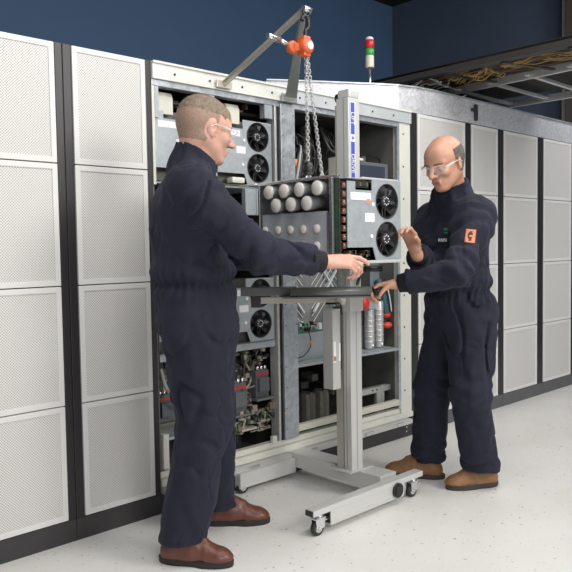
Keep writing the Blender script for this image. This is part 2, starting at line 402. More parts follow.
MB().box(2.60, 2.612, .12, .93, .112, 1.985).build('divider', M_dark, oc)
b = MB(); b.box(1.829, 2.544, .01, .90, .694, .728, .002); b.build('shelf', M_galvf, oc)
MB().box(1.829, 2.544, .02, .90, 1.100, 1.112, .001).build('shelf', M_galvf, oc)
MB().box(1.829, 2.544, .02, .90, 1.508, 1.520, .001).build('shelf', M_galvf, oc)
MB().box(2.692, 3.578, .06, .90, .565, .578, .001).build('shelf', M_galvf, oc)
MB().box(2.692, 3.578, -.004, .012, .562, .577, .001).box(2.692, 3.578, .012, .06, .569, .577).build('shelf_lip', M_galvf, oc)
# the strip above the cells: white posts, black rail and cream clamps
b = MB(); b.box(2.118, 2.168, .002, .04, 1.835, 1.939, .002); b.box(1.83, 1.85, .002, .04, 1.80, 1.939, .001); b.box(2.49, 2.543, .002, .04, 1.87, 1.939, .001)
for x in (2.135, 2.155): b.cyl((x, -.001, 1.92), (x, .003, 1.92), .006, seg=8, mi=1)
build_each(b, 'hanger_bracket', [M_galvf, M_dk], oc)
MB().cyl((1.835, .07, 1.888), (2.54, .07, 1.888), .011, seg=12).build('busbar_rail', M_blk, oc)
rnd = random.Random(4)
b = MB()
for i in range(60):
    x = rnd.uniform(1.86, 2.50); y = rnd.uniform(.1, .3); z = rnd.uniform(1.885, 1.93)
    b.box(x, x+rnd.uniform(.01, .04), y, y+.03, z, z+rnd.uniform(.01, .03), 0, rnd.randrange(3))
b.build('upper_wiring', [M_dk, mat('brown_part', (.20, .13, .08), .5), M_int], oc)['kind'] = 'stuff'
for x, z, h in ((1.868, 1.826, .082), (2.268, 1.826, .078), (2.268, 1.535-.004, .03)):
    b = MB(); b.box(x, x+.082, .035, .05, z, z+h, .004); b.cyl((x, .062, z+h+.0), (x+.082, .062, z+h+.0), .022, seg=18)
    if h < .05: b = MB(); b.box(x, x+.082, .0, .05, z, z+h, .012)
    b.build('insulator_clamp', mat('cream_plastic', (.66, .65, .55), .4), oc)

def fan(root, cx, y, cz, r, cover=True, seed=0):
    """round axial fan set in a plate: ring, hub, blades, guard"""
    f = MB(); f.lathe([(r*1.0, .0465), (r*1.02, .002), (r*1.045, .0), (r*1.045, -.003), (r*1.0, -.0035), (r*.965, .0), (r*.955, .042), (r*.3, .0425)], (cx, y, cz), 'y', 36)
    fo = f.build('fan', M_blk, root)
    b = MB()
    for k in range(7):
        a0 = k*2*math.pi/7+seed; P = []
        for j, (rr, da, dd) in enumerate(((.34, 0, .012), (.62, .10, .010), (.93, .22, .006), (.93, .62, .026), (.62, .60, .034), (.34, .55, .036))):
            a = a0+da; P.append(b.bm.verts.new((cx+rr*r*math.cos(a), y+dd, cz+rr*r*math.sin(a))))
        b.bm.faces.new(P)
    bl = b.build('fan_blades', mat('fan_blade', (.035, .035, .04), .3), fo)
    md = bl.modifiers.new('s', 'SOLIDIFY'); md.thickness = .002
    h = MB(); h.lathe([(r*.05, .004), (r*.30, .004), (r*.36, .009), (r*.36, .04)], (cx, y, cz), 'y', 24)
    for k in range(4):
        a = k*math.pi/2+.5+seed; h.bar((cx+.3*r*math.cos(a), y+.003, cz+.3*r*math.sin(a)), (cx+r*math.cos(a+.25), y+.001, cz+r*math.sin(a+.25)), .0035, .004, up=(0, 1, 0))
    for k in range(8):
        a = k*math.pi/4; h.sph((cx+.22*r*math.cos(a), y+.003, cz+.22*r*math.sin(a)), .004, seg=8, mi=1)
    h.build('hub', [mat('hub_black', (.03, .03, .032), .3), M_steel], fo)
def plate_with_holes(outline, holes, y0, y1, name, m, root):
    """flat plate in the xz plane cut with circular holes, via triangulated fill"""
    bm = bmesh.new(); edges = []
    def ring(pts):
        vs = [bm.verts.new((a, y0, c)) for a, c in pts]
        return [bm.edges.new((vs[i], vs[(i+1) % len(vs)])) for i in range(len(vs))]
    edges += ring(outline)
    for cx, cz, r in holes: edges += ring([(cx+r*math.cos(t*2*math.pi/32), cz+r*math.sin(t*2*math.pi/32)) for t in range(32)])
    r = bmesh.ops.triangle_fill(bm, use_beauty=True, use_dissolve=False, edges=edges, normal=(0, -1, 0))
    fs = [g for g in r['geom'] if isinstance(g, bmesh.types.BMFace)]
    # drop triangles inside holes
    kill = [f for f in fs if any((f.calc_center_median().x-cx)**2+(f.calc_center_median().z-cz)**2 < (rr*.93)**2 for cx, cz, rr in holes)]
    if kill: bmesh.ops.delete(bm, geom=kill, context='FACES_ONLY')
    ex = bmesh.ops.extrude_face_region(bm, geom=list(bm.faces))
    bmesh.ops.translate(bm, verts=[v for v in ex['geom'] if isinstance(v, bmesh.types.BMVert)], vec=(0, y1-y0, 0))
    bmesh.ops.recalc_face_normals(bm, faces=bm.faces)
    mb = MB(); mb.bm.free(); mb.bm = bm
    return mb.build(name, m, root)
def cell_front(t, x0, x1, y, z0, H, seed=0, labels=True):
    fx = x1-.093; r = .070
    out = [(x0, z0+.055), (x1-.185, z0+.055), (x1-.165, z0), (x1, z0), (x1, z0+H), (x1-.19, z0+H), (x1-.19, z0+H-.045), (x0+.05, z0+H-.045), (x0+.05, z0+H-.012), (x0, z0+H-.012)]
    plate_with_holes(out, [(fx, z0+.088, r), (fx, z0+.245, r)], y, y+.004, 'fan_plate', M_galvf, t)
    fan(t, fx, y, z0+.088, r, seed=seed); fan(t, fx, y, z0+.245, r, seed=seed+.4)
    if labels:
        b = MB(); b.box(x0+.02, x0+.145, y-.0008, y, z0+H-.085, z0+H-.055); b.box(x1-.235, x1-.175, y-.0008, y, z0+H*.48, z0+H*.48+.035)
        for c in ((x1-.185, z0+H-.10), (x1-.195, z0+.10)): b.cyl((c[0], y-.003, c[1]), (c[0], y, c[1]), .008, seg=12)
        build_each(b, 'label_sticker', M_white, t)
def power_cell(x0, z0, label, seed=0, W_=.36, H=.328, y=.012):
    x1 = x0+W_
    t = thing('power_cell', label, 'module', ((x0+x1)/2, y+.25, z0), 'power cells with fans in the cabinet')
    b = MB(); b.box(x0+.002, x1-.002, y+.058, y+.5, z0+.002, z0+H-.002); b.box(x0+.001, x0+.004, y+.004, y+.06, z0+.001, z0+H-.014); b.box(x1-.004, x1-.001, y+.004, y+.06, z0+.001, z0+H-.002); b.box(x0, x1, y-.006, y+.06, z0, z0+.003)
    b.build('housing', [M_int], t)
    cell_front(t, x0+.001, x1-.001, y, z0+.004, H-.006, seed)
    return t
power_cell(1.829, 1.521, 'fan module behind the left man\'s head, upper left slot', .1, .355)
power_cell(2.186, 1.521, 'two-fan grey module above the hoisted unit, right of the left man\'s face', .5, .356)
power_cell(1.829, 1.113, 'fan module in the middle slot behind the left man\'s back', .3, .355)
power_cell(1.829, .729, 'fan module in the lower slot behind the left man\'s waist', .9, .355)
power_cell(2.186, .729, 'two-fan grey module under the lift arm, right of the left man\'s waist', .7, .356)
# empty slot: guide and connector box
b = MB(); b.box(2.35, 2.425, .0, .03, 1.375, 1.506, .002); b.box(2.42, 2.43, -.004, .03, 1.375, 1.506); b.build('slot_guide', M_galvf, oc)
b = MB()
for i in range(22):
    x = rnd.uniform(2.2, 2.5); z = rnd.uniform(1.115, 1.40); y = rnd.uniform(.45, .6)
    b.box(x, x+rnd.uniform(.01, .05), y, y+.03, z, z+rnd.uniform(.01, .06), 0, rnd.randrange(3))
b.box(2.2, 2.35, .3, .32, 1.45, 1.47, 0, 1)
b.build('slot_connectors', [M_dk, mat('maroon', (.16, .03, .03), .5), M_int], oc)['kind'] = 'stuff'

# --- lower left compartment: contactors and wiring
mc = mat('contactor_grey', (.10, .11, .12), .45)
def contactor(x, y, z, label, s=1.0):
    t = thing('contactor', label, 'contactor', (x+.04*s, y+.04, z), 'contactors in the lower left compartment')
    b = MB(); b.box(x, x+.085*s, y, y+.09, z, z+.135*s, .004); b.box(x+.01*s, x+.075*s, y-.02, y+.001, z+.03*s, z+.10*s, .004)
    b.build('housing', mc, t)
    MB().box(x+.001, x+.084*s, y-.003, y-.0001, z+.112*s, z+.122*s).build('red_strip', M_red, t)
    b = MB()
    for i in range(3): b.cyl((x+(.018+.025*i)*s, y+.01, z+.1355*s), (x+(.018+.025*i)*s, y+.01, z+.155*s), .008*s, seg=10)
    b.build('terminals', M_zinc, t)
contactor(2.435, .045, .43, 'dark contactor with red strip beside the galvanised upright', 1.05)
contactor(2.268, .04, .37, 'dark contactor with red strip right beside the left man\'s thigh', 1.15)
contactor(1.845, .06, .40, 'contactor with red strip in the gap left of the left man\'s legs', .95)
b = MB(); b.box(1.83, 2.543, .20, .215, .32, .66, 0, 0); b.box(1.83, 2.543, .06, .20, .312, .325, 0, 1); b.build('mounting_plate', [M_int, M_galvf], oc)
b = MB(); b.box(2.42, 2.54, .02, .205, .418, .4295, 0, 0); b.box(2.255, 2.38, .015, .20, .358, .3695, 0, 0); b.box(1.84, 1.94, .05, .20, .386, .399, 0, 0); build_each(b, 'contactor_shelf', M_int, oc)
cm = [mat('wire_cream', (.36, .34, .26), .5), mat('wire_green', (.09, .13, .06), .5), mat('wire_brown', (.20, .14, .10), .5), M_dk, mat('wire_grey', (.24, .24, .22), .45), mat('wire_black', (.015, .015, .015), .45)]
for nm, n, zr, xr, yr in (('wiring_loom', 70, (.54, .68), (1.85, 2.53), (.05, .19)), ('wiring_loom', 70, (.34, .56), (2.22, 2.36), (.04, .16)), ('terminal_cluster', 70, (.29, .36), (2.20, 2.53), (.02, .06)), ('wiring_loom', 50, (.60, .69), (2.26, 2.53), (.06, .15)), ('terminal_cluster', 40, (.36, .56), (2.38, 2.42), (.06, .15))):
    b = MB()
    for i in range(n):
        x = rnd.uniform(*xr); z = rnd.uniform(*zr); y = rnd.uniform(*yr); k = rnd.randrange(6)
        q = rnd.random()
        if q < .45:
            p = [Vector((x, y, z))]
            for j in range(3): p.append(p[-1]+Vector((rnd.uniform(-.05, .05), rnd.uniform(-.03, .03), rnd.uniform(-.06, .04))))
            p = [Vector((min(max(v.x, 1.84), 2.535), min(max(v.y, .02), .20), min(max(v.z, .27), .69))) for v in p]
            b.tube(p, rnd.choice((.003, .005, .007)), 5, k, smooth_n=4)
        elif q < .8: b.box(x, x+rnd.uniform(.01, .035), y, y+.02, z, z+rnd.uniform(.01, .04), .001, k)
        else: b.cyl((x, y, z), (x+rnd.uniform(-.01, .03), y-.02, z), rnd.uniform(.006, .013), seg=10, mi=k)
    b.build(nm, cm, oc)['kind'] = 'stuff'
b = MB(); b.box(2.13, 2.24, -.0, .06, .335, .352, .003); b.box(2.30, 2.40, .0, .05, .285, .297, .002); b.box(2.17, 2.20, .0, .03, .255, .34, .003); build_each(b, 'busbar_bracket', mat('pinkish_bracket', (.55, .50, .45), .4, .4), oc)
b = MB(); b.box(1.83, 2.543, .30, .31, .112, .31); b.build('lower_panel', mat('lower_panel_grey', (.10, .10, .095), .5, .2), oc)
b = MB(); b.tube([(2.44+.055*math.cos(a), .27, .245+.075*math.sin(a)) for a in [i*2*math.pi/24 for i in range(24)]], .0028, 5, close=True)
b.tube([(2.33, .2, .38), (2.34, .1, .27), (2.33, .08, .21), (2.31, .06, .185)], .004, 6, smooth_n=5); b.build('loop_cable', M_blk, oc)
b = MB(); b.box(2.22, 2.245, -.008, .012, .19, .215, .002); b.box(2.50, 2.53, -.008, .012, .19, .225, .002); b.box(1.83, 1.86, .0, .03, .2, .36, .002); build_each(b, 'sill_clip', M_cream, oc)
b = MB(); b.tube([(1.86, .03, .69), (1.87, .0, .62), (1.88, .0, .52), (1.93, .02, .46)], .006, 6, smooth_n=6); b.tube([(1.845, .03, .66), (1.85, .0, .58), (1.89, .01, .55)], .009, 6, 1, smooth_n=6); b.build('loose_cable', [M_blk, M_gcab], oc)

# --- right bay, top: cables, rear upright, controller
b = MB(); b.box(3.62, 3.70, .45, .50, 1.2, 1.98); b.box(3.23, 3.30, .55, .60, 1.2, 1.98); b.box(2.92, 2.96, .7, .74, 1.2, 1.98)
bb = MB(); bb.box(3.30, 3.36, .52, .56, .58, 1.985, .002); bb.build('rear_upright', mat('rear_cream', (.42, .40, .32), .5), oc); b.bm.free()
build_each(MB().box(2.95, 3.05, .70, .72, 1.25, 1.75, .002).box(3.05, 3.2, .72, .73, 1.3, 1.8), 'rear_panel', mat('rear_olive', (.14, .14, .10), .6), oc)
b = MB()
for i in range(26):
    x0 = rnd.uniform(2.72, 3.5); y = rnd.uniform(.2, .75); z = rnd.uniform(1.80, 1.97)
    pts = [(x0, y, z), (x0+rnd.uniform(-.1, .1), y-.05, z-rnd.uniform(.05, .15)), (x0+rnd.uniform(-.05, .25), y, z-rnd.uniform(.1, .35)), (x0+rnd.uniform(0, .3), y+.1, z-rnd.uniform(.2, .5))]
    pts = [(min(max(p[0], 2.70), 3.58), p[1], p[2]) for p in pts]
    b.tube(pts, rnd.choice((.004, .006, .009)), 6, rnd.choice((0, 0, 1, 2)), smooth_n=5)
b.build('cable_loops', [mat('cable_dark', (.05, .05, .05), .5), M_gcab, mat('cable_mid', (.15, .15, .14), .5)], oc)
b = MB()
for dx, mi in ((0, 0), (.018, 1), (.036, 0)):
    b.tube([(2.715+dx, .05, 1.50), (2.735+dx, .04, 1.60), (2.77+dx*.8, .05, 1.70), (2.83+dx*.5, .10, 1.765), (2.90, .2, 1.78), (2.97, .35, 1.76)], .009, 8, mi, smooth_n=6)
b.build('riser_cable', [M_blk, M_gcab], oc)
MB().cyl((2.722, .03, 1.645), (2.730, .03, 1.68), .014, seg=12).build('cable_sleeve', M_orc, oc)
b = MB(); b.tube([(3.06, .10, 1.86), (3.05, .05, 1.78), (3.14, .05, 1.745), (3.35, .06, 1.755), (3.50, .08, 1.745), (3.52, .1, 1.715)], .005, 6, smooth_n=6)
b.tube([(3.05, .15, 1.94), (3.04, .08, 1.82), (3.10, .05, 1.75), (3.30, .05, 1.765)], .004, 6, smooth_n=6); b.build('controller_cable', M_blk, oc)
sc_ = thing('controller_box', 'dark grey controller screen panel behind the hoisted unit\'s fans', 'control panel', (3.38, .09, 1.44))
MB().box(3.16, 3.565, .06, .15, 1.44, 1.715, .004).build('housing', mat('controller_grey', (.12, .125, .15), .45), sc_)
MB().box(3.26, 3.53, .056, .0595, 1.47, 1.695, .002).build('screen', mat('screen_dark', (.045, .05, .075), .25), sc_)
MB().box(3.12, 3.158, .04, .15, 1.45, 1.73, .003).box(3.12, 3.30, .035, .05, 1.716, 1.73, .002).build('door_edge', M_cream, sc_)
MB().box(3.37, 3.40, .10, .13, 1.7155, 1.755, .003).build('antenna_connector', M_zinc, sc_)
MB().box(3.10, 3.60, .15, .17, 1.40, 1.45).build('controller_bracket', M_int, oc)
# --- right bay, middle
sb = thing('control_chassis', 'silver sheet metal box with green circuit boards on the right bay shelf', 'chassis', (3.0, .3, .579))
MB().box(2.70, 3.10, .07, .40, .579, .725, .003).build('housing', M_galvf, sb)
b = MB(); b.box(2.72, 3.07, .12, .36, .726, .731, 0, 0)
for i in range(40):
    x = rnd.uniform(2.73, 3.05); y = rnd.uniform(.13, .34); b.box(x, x+rnd.uniform(.01, .03), y, y+.02, .7312, .7312+rnd.uniform(.006, .04), 0, rnd.randrange(1, 5))
b.build('circuit_board', [mat('board_green', (.04, .15, .08), .4), M_blk, M_white, mat('bright_green', (.08, .34, .15), .4), M_zinc], sb)
b = MB(); b.tube([(2.78, .06, .80), (2.83, .045, .74), (2.85, .05, .66), (2.80, .055, .61), (2.74, .06, .60)], .003, 5, smooth_n=6); b.cyl((2.847, .048, .665), (2.85, .05, .69), .006, mi=1, seg=8); b.build('signal_cable', [M_blk, M_orc], sb)
b = MB(); b.box(3.11, 3.125, .055, .07, .60, .61)
for z in (.62, .68): b.cyl((3.106, .065, z), (3.106, .075, z), .008, seg=8)
b.build('side_connector', M_blk, sb)
b = MB()
for (xa, xb) in ((2.86, 3.18), (3.26, 3.57)):
    b.bar((xa, .42, .80), (xb, .42, 1.18), .010, .016, up=(0, 1, 0)); b.bar((xa, .43, 1.18), (xb, .43, .80), .010, .016, up=(0, 1, 0))
    for i in range(9): b.bar((xa, .44, .72+.05*i), (xa+(xb-xa)*.6, .44, .92+.05*i), .004, .005, up=(0, 1, 0)); b.bar((xb, .441, .72+.05*i), (xa+(xb-xa)*.4, .441, .92+.05*i), .004, .005, up=(0, 1, 0))
b.build('lattice_brace', M_white, oc)
MB().box(2.70, 3.58, .45, .46, .58, 1.42).build('mid_panel', mat('mid_panel_grey', (.28, .29, .29), .45, .3, noise_s=12, noise_a=.2), oc)
for x, l in ((3.405, 'left one of the two upright silver tubes beside the lift mast'), (3.495, 'right one of the two upright silver tubes beside the lift mast')):
    q = thing('fuse_tube', l, 'fuse', (x, .09, .579), 'upright silver tubes'); 
    b = MB().lathe([(.024, .5795), (.031, .59), (.031, .86), (.026, .87)], (x, .09, 0), 'z', 20)
    b.build('tube_body', mat('tube_silver', (.62, .63, .64), .3, .5), q)
    b = MB()
    for k in range(7): b.lathe([(.0312, .62+.032*k), (.0325, .625+.032*k), (.0312, .63+.032*k)], (x, .09, 0), 'z', 20)
    b.build('rings', M_alu, q)
    MB().lathe([(.012, .5905), (.012, .61)], (x, .065, 0), 'z', 12).build('end_screw', M_zinc, q)
MB().box(3.36, 3.55, .12, .14, .579, .92).build('tube_bracket', M_int, oc)
t = thing('beacon_lamp', 'small red lamp with white base mounted just right of the lift mast', 'lamp', (3.32, .08, .83))
MB().sph((3.31, .05, .868), .040, (1, .8, 1.15), 16).build('lamp_lens', M_red, t); MB().box(3.345, 3.42, .04, .12, .83, .915, .006).build('lamp_base', M_galvf, t)
MB().box(3.30, 3.36, .088, .14, .85, .89).build('lamp_bracket', M_int, oc)
t = thing('hose_set', 'dark teal and red hoses hanging inside the right edge of the open bay', 'hoses', (3.55, .1, .60))
b = MB(); b.tube([(3.53, .12, 1.0), (3.535, .09, .92), (3.545, .08, .84), (3.56, .08, .77)], .022, 10, 0, smooth_n=5); b.tube([(3.565, .15, 1.0), (3.57, .12, .9), (3.575, .1, .8), (3.56, .1, .73)], .014, 10, 0, smooth_n=5); b.build('hose', mat('teal_dark', (.035, .10, .13), .45), t)
b = MB(); b.cyl((3.530, .085, .955), (3.533, .085, .925), .028, seg=14); b.cyl((3.552, .075, .79), (3.556, .075, .765), .029, seg=14); build_each(b, 'red_collar', M_red, t)
b = MB(); b.sph((3.558, .07, .715), .035, (1, .8, .6), 14); b.build('red_knob', mat('red_bright', (.7, .08, .04), .4), t)
b = MB(); b.tube([(3.54, .06, .98), (3.56, .05, .88), (3.575, .05, .80)], .004, 6, smooth_n=5); b.build('white_tube', M_white, t)
build_each(MB().box(3.48, 3.57, .14, .145, .579, 1.1).box(3.43, 3.602, .44, .445, .579, 1.4), 'side_plate', mat('teal_grey', (.20, .26, .28), .4, .3, noise_s=10, noise_a=.2), oc)
MB().box(3.50, 3.56, .10, .139, .70, .74).build('hose_bracket', M_int, oc)
# --- right bay, bottom
for i, (x, l) in enumerate(((2.93, 'left beige coil of the pair at the bottom of the right bay'), (3.045, 'right beige coil of the pair at the bottom of the right bay'))):
    t = thing('transformer_coil', l, 'coil', (x+.045, .25, .112), 'coils at the bottom of the bay')
    b = MB(); b.box(x, x+.088, .17, .25, .112, .36, .034); b.build('winding', mat('coil_beige', (.20, .19, .155), .55, noise_s=30, noise_a=.2), t)
    b = MB(); b.box(x+.03, x+.058, .167, .253, .113, .364, .010); b.build('core_band', mat('coil_band', (.15, .14, .115), .55), t)
b = MB(); b.box(3.28, 3.60, .02+.06, .12, .30, .335, .003); b.box(3.46, 3.53, .079, .10, .113, .30, .003); b.box(3.50, 3.53, .075, .095, .24, .34, .003)
for x in (3.42, 3.46): b.cyl((x, .076, .32), (x, .082, .32), .006, seg=8, mi=1)
b.build('support_bracket', [mat('bracket_grey', (.45, .46, .44), .4, .4), M_dk], oc)
MB().box(2.692, 3.579, -.002, .03, .214, .250, .003).build('cross_rail', mat('rail_cream', (.60, .58, .48), .45), oc)
b = MB()
for i in range(46):
    x = rnd.uniform(2.72, 3.5); y = rnd.uniform(.38, .8); z = rnd.uniform(.113, .42); b.box(x, x+rnd.uniform(.02, .12), y, y+.05, z, z+rnd.uniform(.01, .05), .002, rnd.randrange(4))
b.build('floor_equipment', [M_dk, M_int, mat('equipment_grey', (.11, .115, .11), .45, .3), M_blk], oc)['kind'] = 'stuff'
MB().box(3.30, 3.44, .33, .35, .30, .50).build('maroon_panel', mat('maroon_dark', (.05, .010, .012), .5), oc)
build_each(MB().box(3.42, 3.46, .25, .30, .112, .56).box(3.48, 3.56, .3, .31, .2, .55), 'inner_upright', M_int, oc)

# ---------------------------------------------------------------- hoisted power unit
UX0, UX1, UY0, UY1, UZ0, UZ1 = 2.09, 2.485, -.857, -.40, 1.145, 1.485
hu = thing('hoisted_power_unit', 'hoisted power module hanging on chains between the two men', 'module', ((UX0+UX1)/2, (UY0+UY1)/2, UZ0))
b = MB()
b.box(UX0+.12, UX1-.002, UY0+.06, UY1-.001, UZ0+.012, UZ1-.02); b.box(UX0+.05, UX0+.12, UY0+.06, UY1-.001, UZ0+.012, UZ1-.135)
b.box(UX0+.05, UX1, UY0+.06, UY0+.064, UZ0+.01, UZ1-.01); b.box(UX1-.004, UX1, UY0+.002, UY1, UZ0+.001, UZ1-.004)
b.build('housing', M_int, hu)
MB().box(UX0-.004, UX1+.004, UY0-.016, UY1, UZ0-.006, UZ0, .0015).box(UX0, UX1+.004, UY0-.016, UY0-.012, UZ0-.006, UZ0+.006).build('bottom_tray', M_aluw, hu)
MB().box(UX0-.004, UX0+.012, UY0+.0, UY1+.02, UZ1-.004, UZ1+.004, .001).box(UX0, UX1-.10, UY0+.02, UY1, UZ1-.008, UZ1-.003).box(UX0-.01, UX0+.006, UY1+.02, UY1+.13, UZ1-.004, UZ1+.004, .001).build('top_frame', M_zinc, hu)
b = MB(); b.box(UX0-.002, UX0+.11, UY1-.0005, UY1+.004, UZ0, UZ1-.004); b.box(UX0-.004, UX0+.008, UY0+.03, UY0+.045, UZ0, UZ1-.004, .001, 1); b.box(UX0-.002, UX0+.006, UY0+.05, UY0+.06, UZ0+.0, UZ0+.2)
build_each(b, 'side_frame', [M_zinc, M_zinc], hu)
b = MB(); b.box(UX0+.002, UX0+.010, UY0+.065, UY1-.012, UZ0+.002, UZ1-.135, .001)
b.build('side_plate', mat('side_plate_metal', (.40, .43, .47), .30, .12, noise_s=8, noise_a=.12), hu)
MB().box(UX0+.110, UX0+.119, UY0+.065, UY1-.012, UZ1-.134, UZ1-.022, 0).build('recess_back', mat('recess_metal', (.62, .62, .60), .35, .0, noise_s=10, noise_a=.3), hu)
for r_, (ys, z, rr) in enumerate((((-.478, -.572, -.662, -.762), UZ1-.043, .0295), ((-.522, -.612, -.704), UZ1-.100, .0295))):
    for y in ys:
        b = MB().lathe([(rr*.93, UX0-.024), (rr, UX0-.022), (rr, UX0-.017), (rr*.95, UX0-.0165), (rr*.95, UX0+.1095)], (0, y, z), 'x', 24)
        c = b.build('capacitor', M_capcan, hu)
        MB().lathe([(rr*.05, UX0-.0255), (rr*.90, UX0-.0255), (rr*.92, UX0-.0243)], (0, y, z), 'x', 24).build('end_cap', M_cap, c)
for z, ys in ((UZ1-.203, (-.432, -.512, -.588, -.664, -.740)), (UZ1-.272, (-.432, -.508, -.584, -.662, -.740)), (UZ1-.315, (-.60, -.67, -.74))):
    if z < UZ0+.03: continue
    for y in ys: MB().lathe([(.003, UX0-.006), (.016, UX0-.006), (.0175, UX0-.003), (.0175, UX0+.0015)], (0, y, z), 'x', 20).build('capacitor_end', M_cap, hu)
b = MB(); b.box(UX0+.012, UX0+.016, UY0+.006, UY0+.30*0+.06, UZ0+.002, UZ1-.01, 0, 0); b.box(UX0+.016, UX0+.050, UY0+.03, UY0+.034, UZ0+.03, UZ1-.01, 0, 0)
for i in range(30):
    z = UZ0+.03+rnd.uniform(0, .28); x = UX0+rnd.choice((.018, .026, .034)); b.box(x, x+.008, UY0+.02, UY0+.03, z, z+.01, 0, rnd.choice((1, 2, 3)))
b.build('control_board', [M_pcb, M_cop, M_dk, mat('pcb_light', (.25, .3, .2), .5)], hu)
b = MB()
for i in range(8):
    z = UZ0+.055+.034*i; b.box(UX0+.030, UX0+.048, UY0+.004, UY0+.022, z, z+.024, .002, 0); b.cyl((UX0+.039, UY0+.001, z+.012), (UX0+.039, UY0+.005, z+.012), .006, seg=8, mi=1)
b.build('terminal_strip', [M_cop, M_zinc], hu)
b = MB()
for i in range(22):
    x = rnd.uniform(UX0+.06, UX0+.20); z = UZ0+rnd.uniform(.01, .035); b.box(x, x+.015, UY0+.02, UY0+.05, z, z+.015, 0, rnd.randrange(3))
b.box(UX0+.10, UX0+.20, UY0+.015, UY0+.02, UZ1-.04, UZ1-.012, 0, 0)
for i in range(6): b.box(UX0+.11+.014*i, UX0+.12+.014*i, UY0+.008, UY0+.015, UZ1-.034, UZ1-.018, 0, i % 3)
b.build('lower_circuitry', [M_pcb, M_dk, mat('circuit_brown', (.15, .10, .06), .5)], hu)['kind'] = 'stuff'
cell_front(hu, UX0+.052, UX1-.001, UY0, UZ0+.004, UZ1-UZ0-.010, .2)
MB().box(UX0+.052, UX1, UY0, UY0+.02, UZ1-.006, UZ1-.004).box(UX0+.14, UX1-.02, UY0-.002, UY0+.012, UZ1-.004, UZ1+.002, .001).build('top_lip', M_aluw, hu)
MB().box(UX1-.225, UX1-.205, UY0-.0012, UY0-.0002, UZ1-.105, UZ1-.085).build('orange_sticker', mat('sticker_orange', (.75, .25, .12), .5), hu)

# ---------------------------------------------------------------- wall davit, lever hoist, chains
AP = Vector((2.190, -.60, 2.205))
dv = thing('lifting_bracket', 'triangular steel lifting bracket rising from the cabinet top to a point', 'hoist bracket', (2.42, -.02, 2.0))
MB().bar((2.205, -.03, 1.992), AP, .005, .024, up=(0, 1, .3)).bar((2.203, -.03, 2.005), AP+Vector((0, 0, .010)), .022, .004).box(2.16, 2.25, -.031, -.021, 1.975, 2.01, .002).build('arm', mat('bracket_steel', (.60, .57, .50), .35, .6), dv, 'long sloping flat steel arm')
a0 = Vector((2.640, -.035, 1.99))
b = MB(); qa, qb = Vector((2.600, -.036, 1.985)), Vector((2.680, -.036, 1.985)); qc, qd = AP+Vector((-.012, .02, 0)), AP+Vector((.014, .02, 0)); vs = [b.bm.verts.new(v+o_) for o_ in (Vector((0, 0, 0)), Vector((0, -.005, .004))) for v in (qa, qb, qd, qc)]
for f_ in ((0, 1, 2, 3), (7, 6, 5, 4), (0, 4, 5, 1), (1, 5, 6, 2), (2, 6, 7, 3), (3, 7, 4, 0)): b.bm.faces.new([vs[i_] for i_ in f_])
b.bar(a0+Vector((-.035, -.004, 0)), AP+Vector((-.008, .012, 0)), .004, .012); b.box(2.585, 2.69, -.034, -.021, 1.962, 2.005, .002)
b.build('arm', mat('bracket_steel_green', (.42, .45, .42), .35, .7), dv, 'short steep flat steel arm')
MB().cyl(AP+Vector((-.02, 0, -.004)), AP+Vector((.022, 0, -.004)), .014, seg=14).build('apex_bolt', M_zinc, dv)
HX, HY, HZ = 2.176, -.60, 2.045
ho = thing('lever_hoist', 'orange lever chain hoist hanging from the bracket\'s tip', 'hoist', (HX, HY, HZ-.05))
b = MB(); b.lathe([(.012, -.030), (.024, -.029), (.032, -.022), (.034, -.005), (.034, .016), (.029, .024), (.012, .028)], (HX, HY, HZ), 'y', 26)
b.box(HX-.02, HX+.02, HY-.018, HY+.022, HZ-.042, HZ+.042, .008); b.build('housing', M_or, ho)
MB().lathe([(.004, -.0325), (.016, -.0325), (.018, -.0305)], (HX+.004, HY, HZ), 'y', 20).build('badge', M_white, ho)
b = MB(); b.lathe([(.015, -.001), (.026, .0), (.028, .018), (.02, .03)], (HX-.062, HY, HZ-.012), 'y', 18); b.bar((HX-.06, HY+.012, HZ-.012), (HX-.02, HY+.012, HZ-.004), .03, .03); b.build('gear_cover', mat('hoist_dark_orange', (.50, .09, .02), .4), ho)
b = MB(); b.tube([(HX-.075, HY+.012, HZ-.008), (HX-.11, HY+.012, HZ+.002), (HX-.135, HY+.012, HZ+.006)], .009, 10); b.tube([(HX-.130, HY+.012, HZ+.006), (HX-.18, HY+.012, HZ+.010), (HX-.197, HY+.012, HZ+.011)], .013, 12); b.build('lever', M_zinc, ho)
b = MB(); b.tube([(HX+.004, HY, HZ+.045), (HX+.006, HY, HZ+.065), (HX+.022, HY, HZ+.08), (HX+.024, HY, HZ+.105), (HX+.012, HY, HZ+.125), (HX-.006, HY, HZ+.122), (HX-.014, HY, HZ+.105)], .0085, 10, smooth_n=5)
b.tube([(HX+.0, HY, HZ+.12), (HX+.012, HY, HZ+.15)], .006, 8); b.tube([(HX+.012+.018*math.cos(t), HY, HZ+.142+.016*math.sin(t)) for t in [i*math.pi/8 for i in range(16)]], .005, 8, close=True); b.build('hook', M_blk, ho)
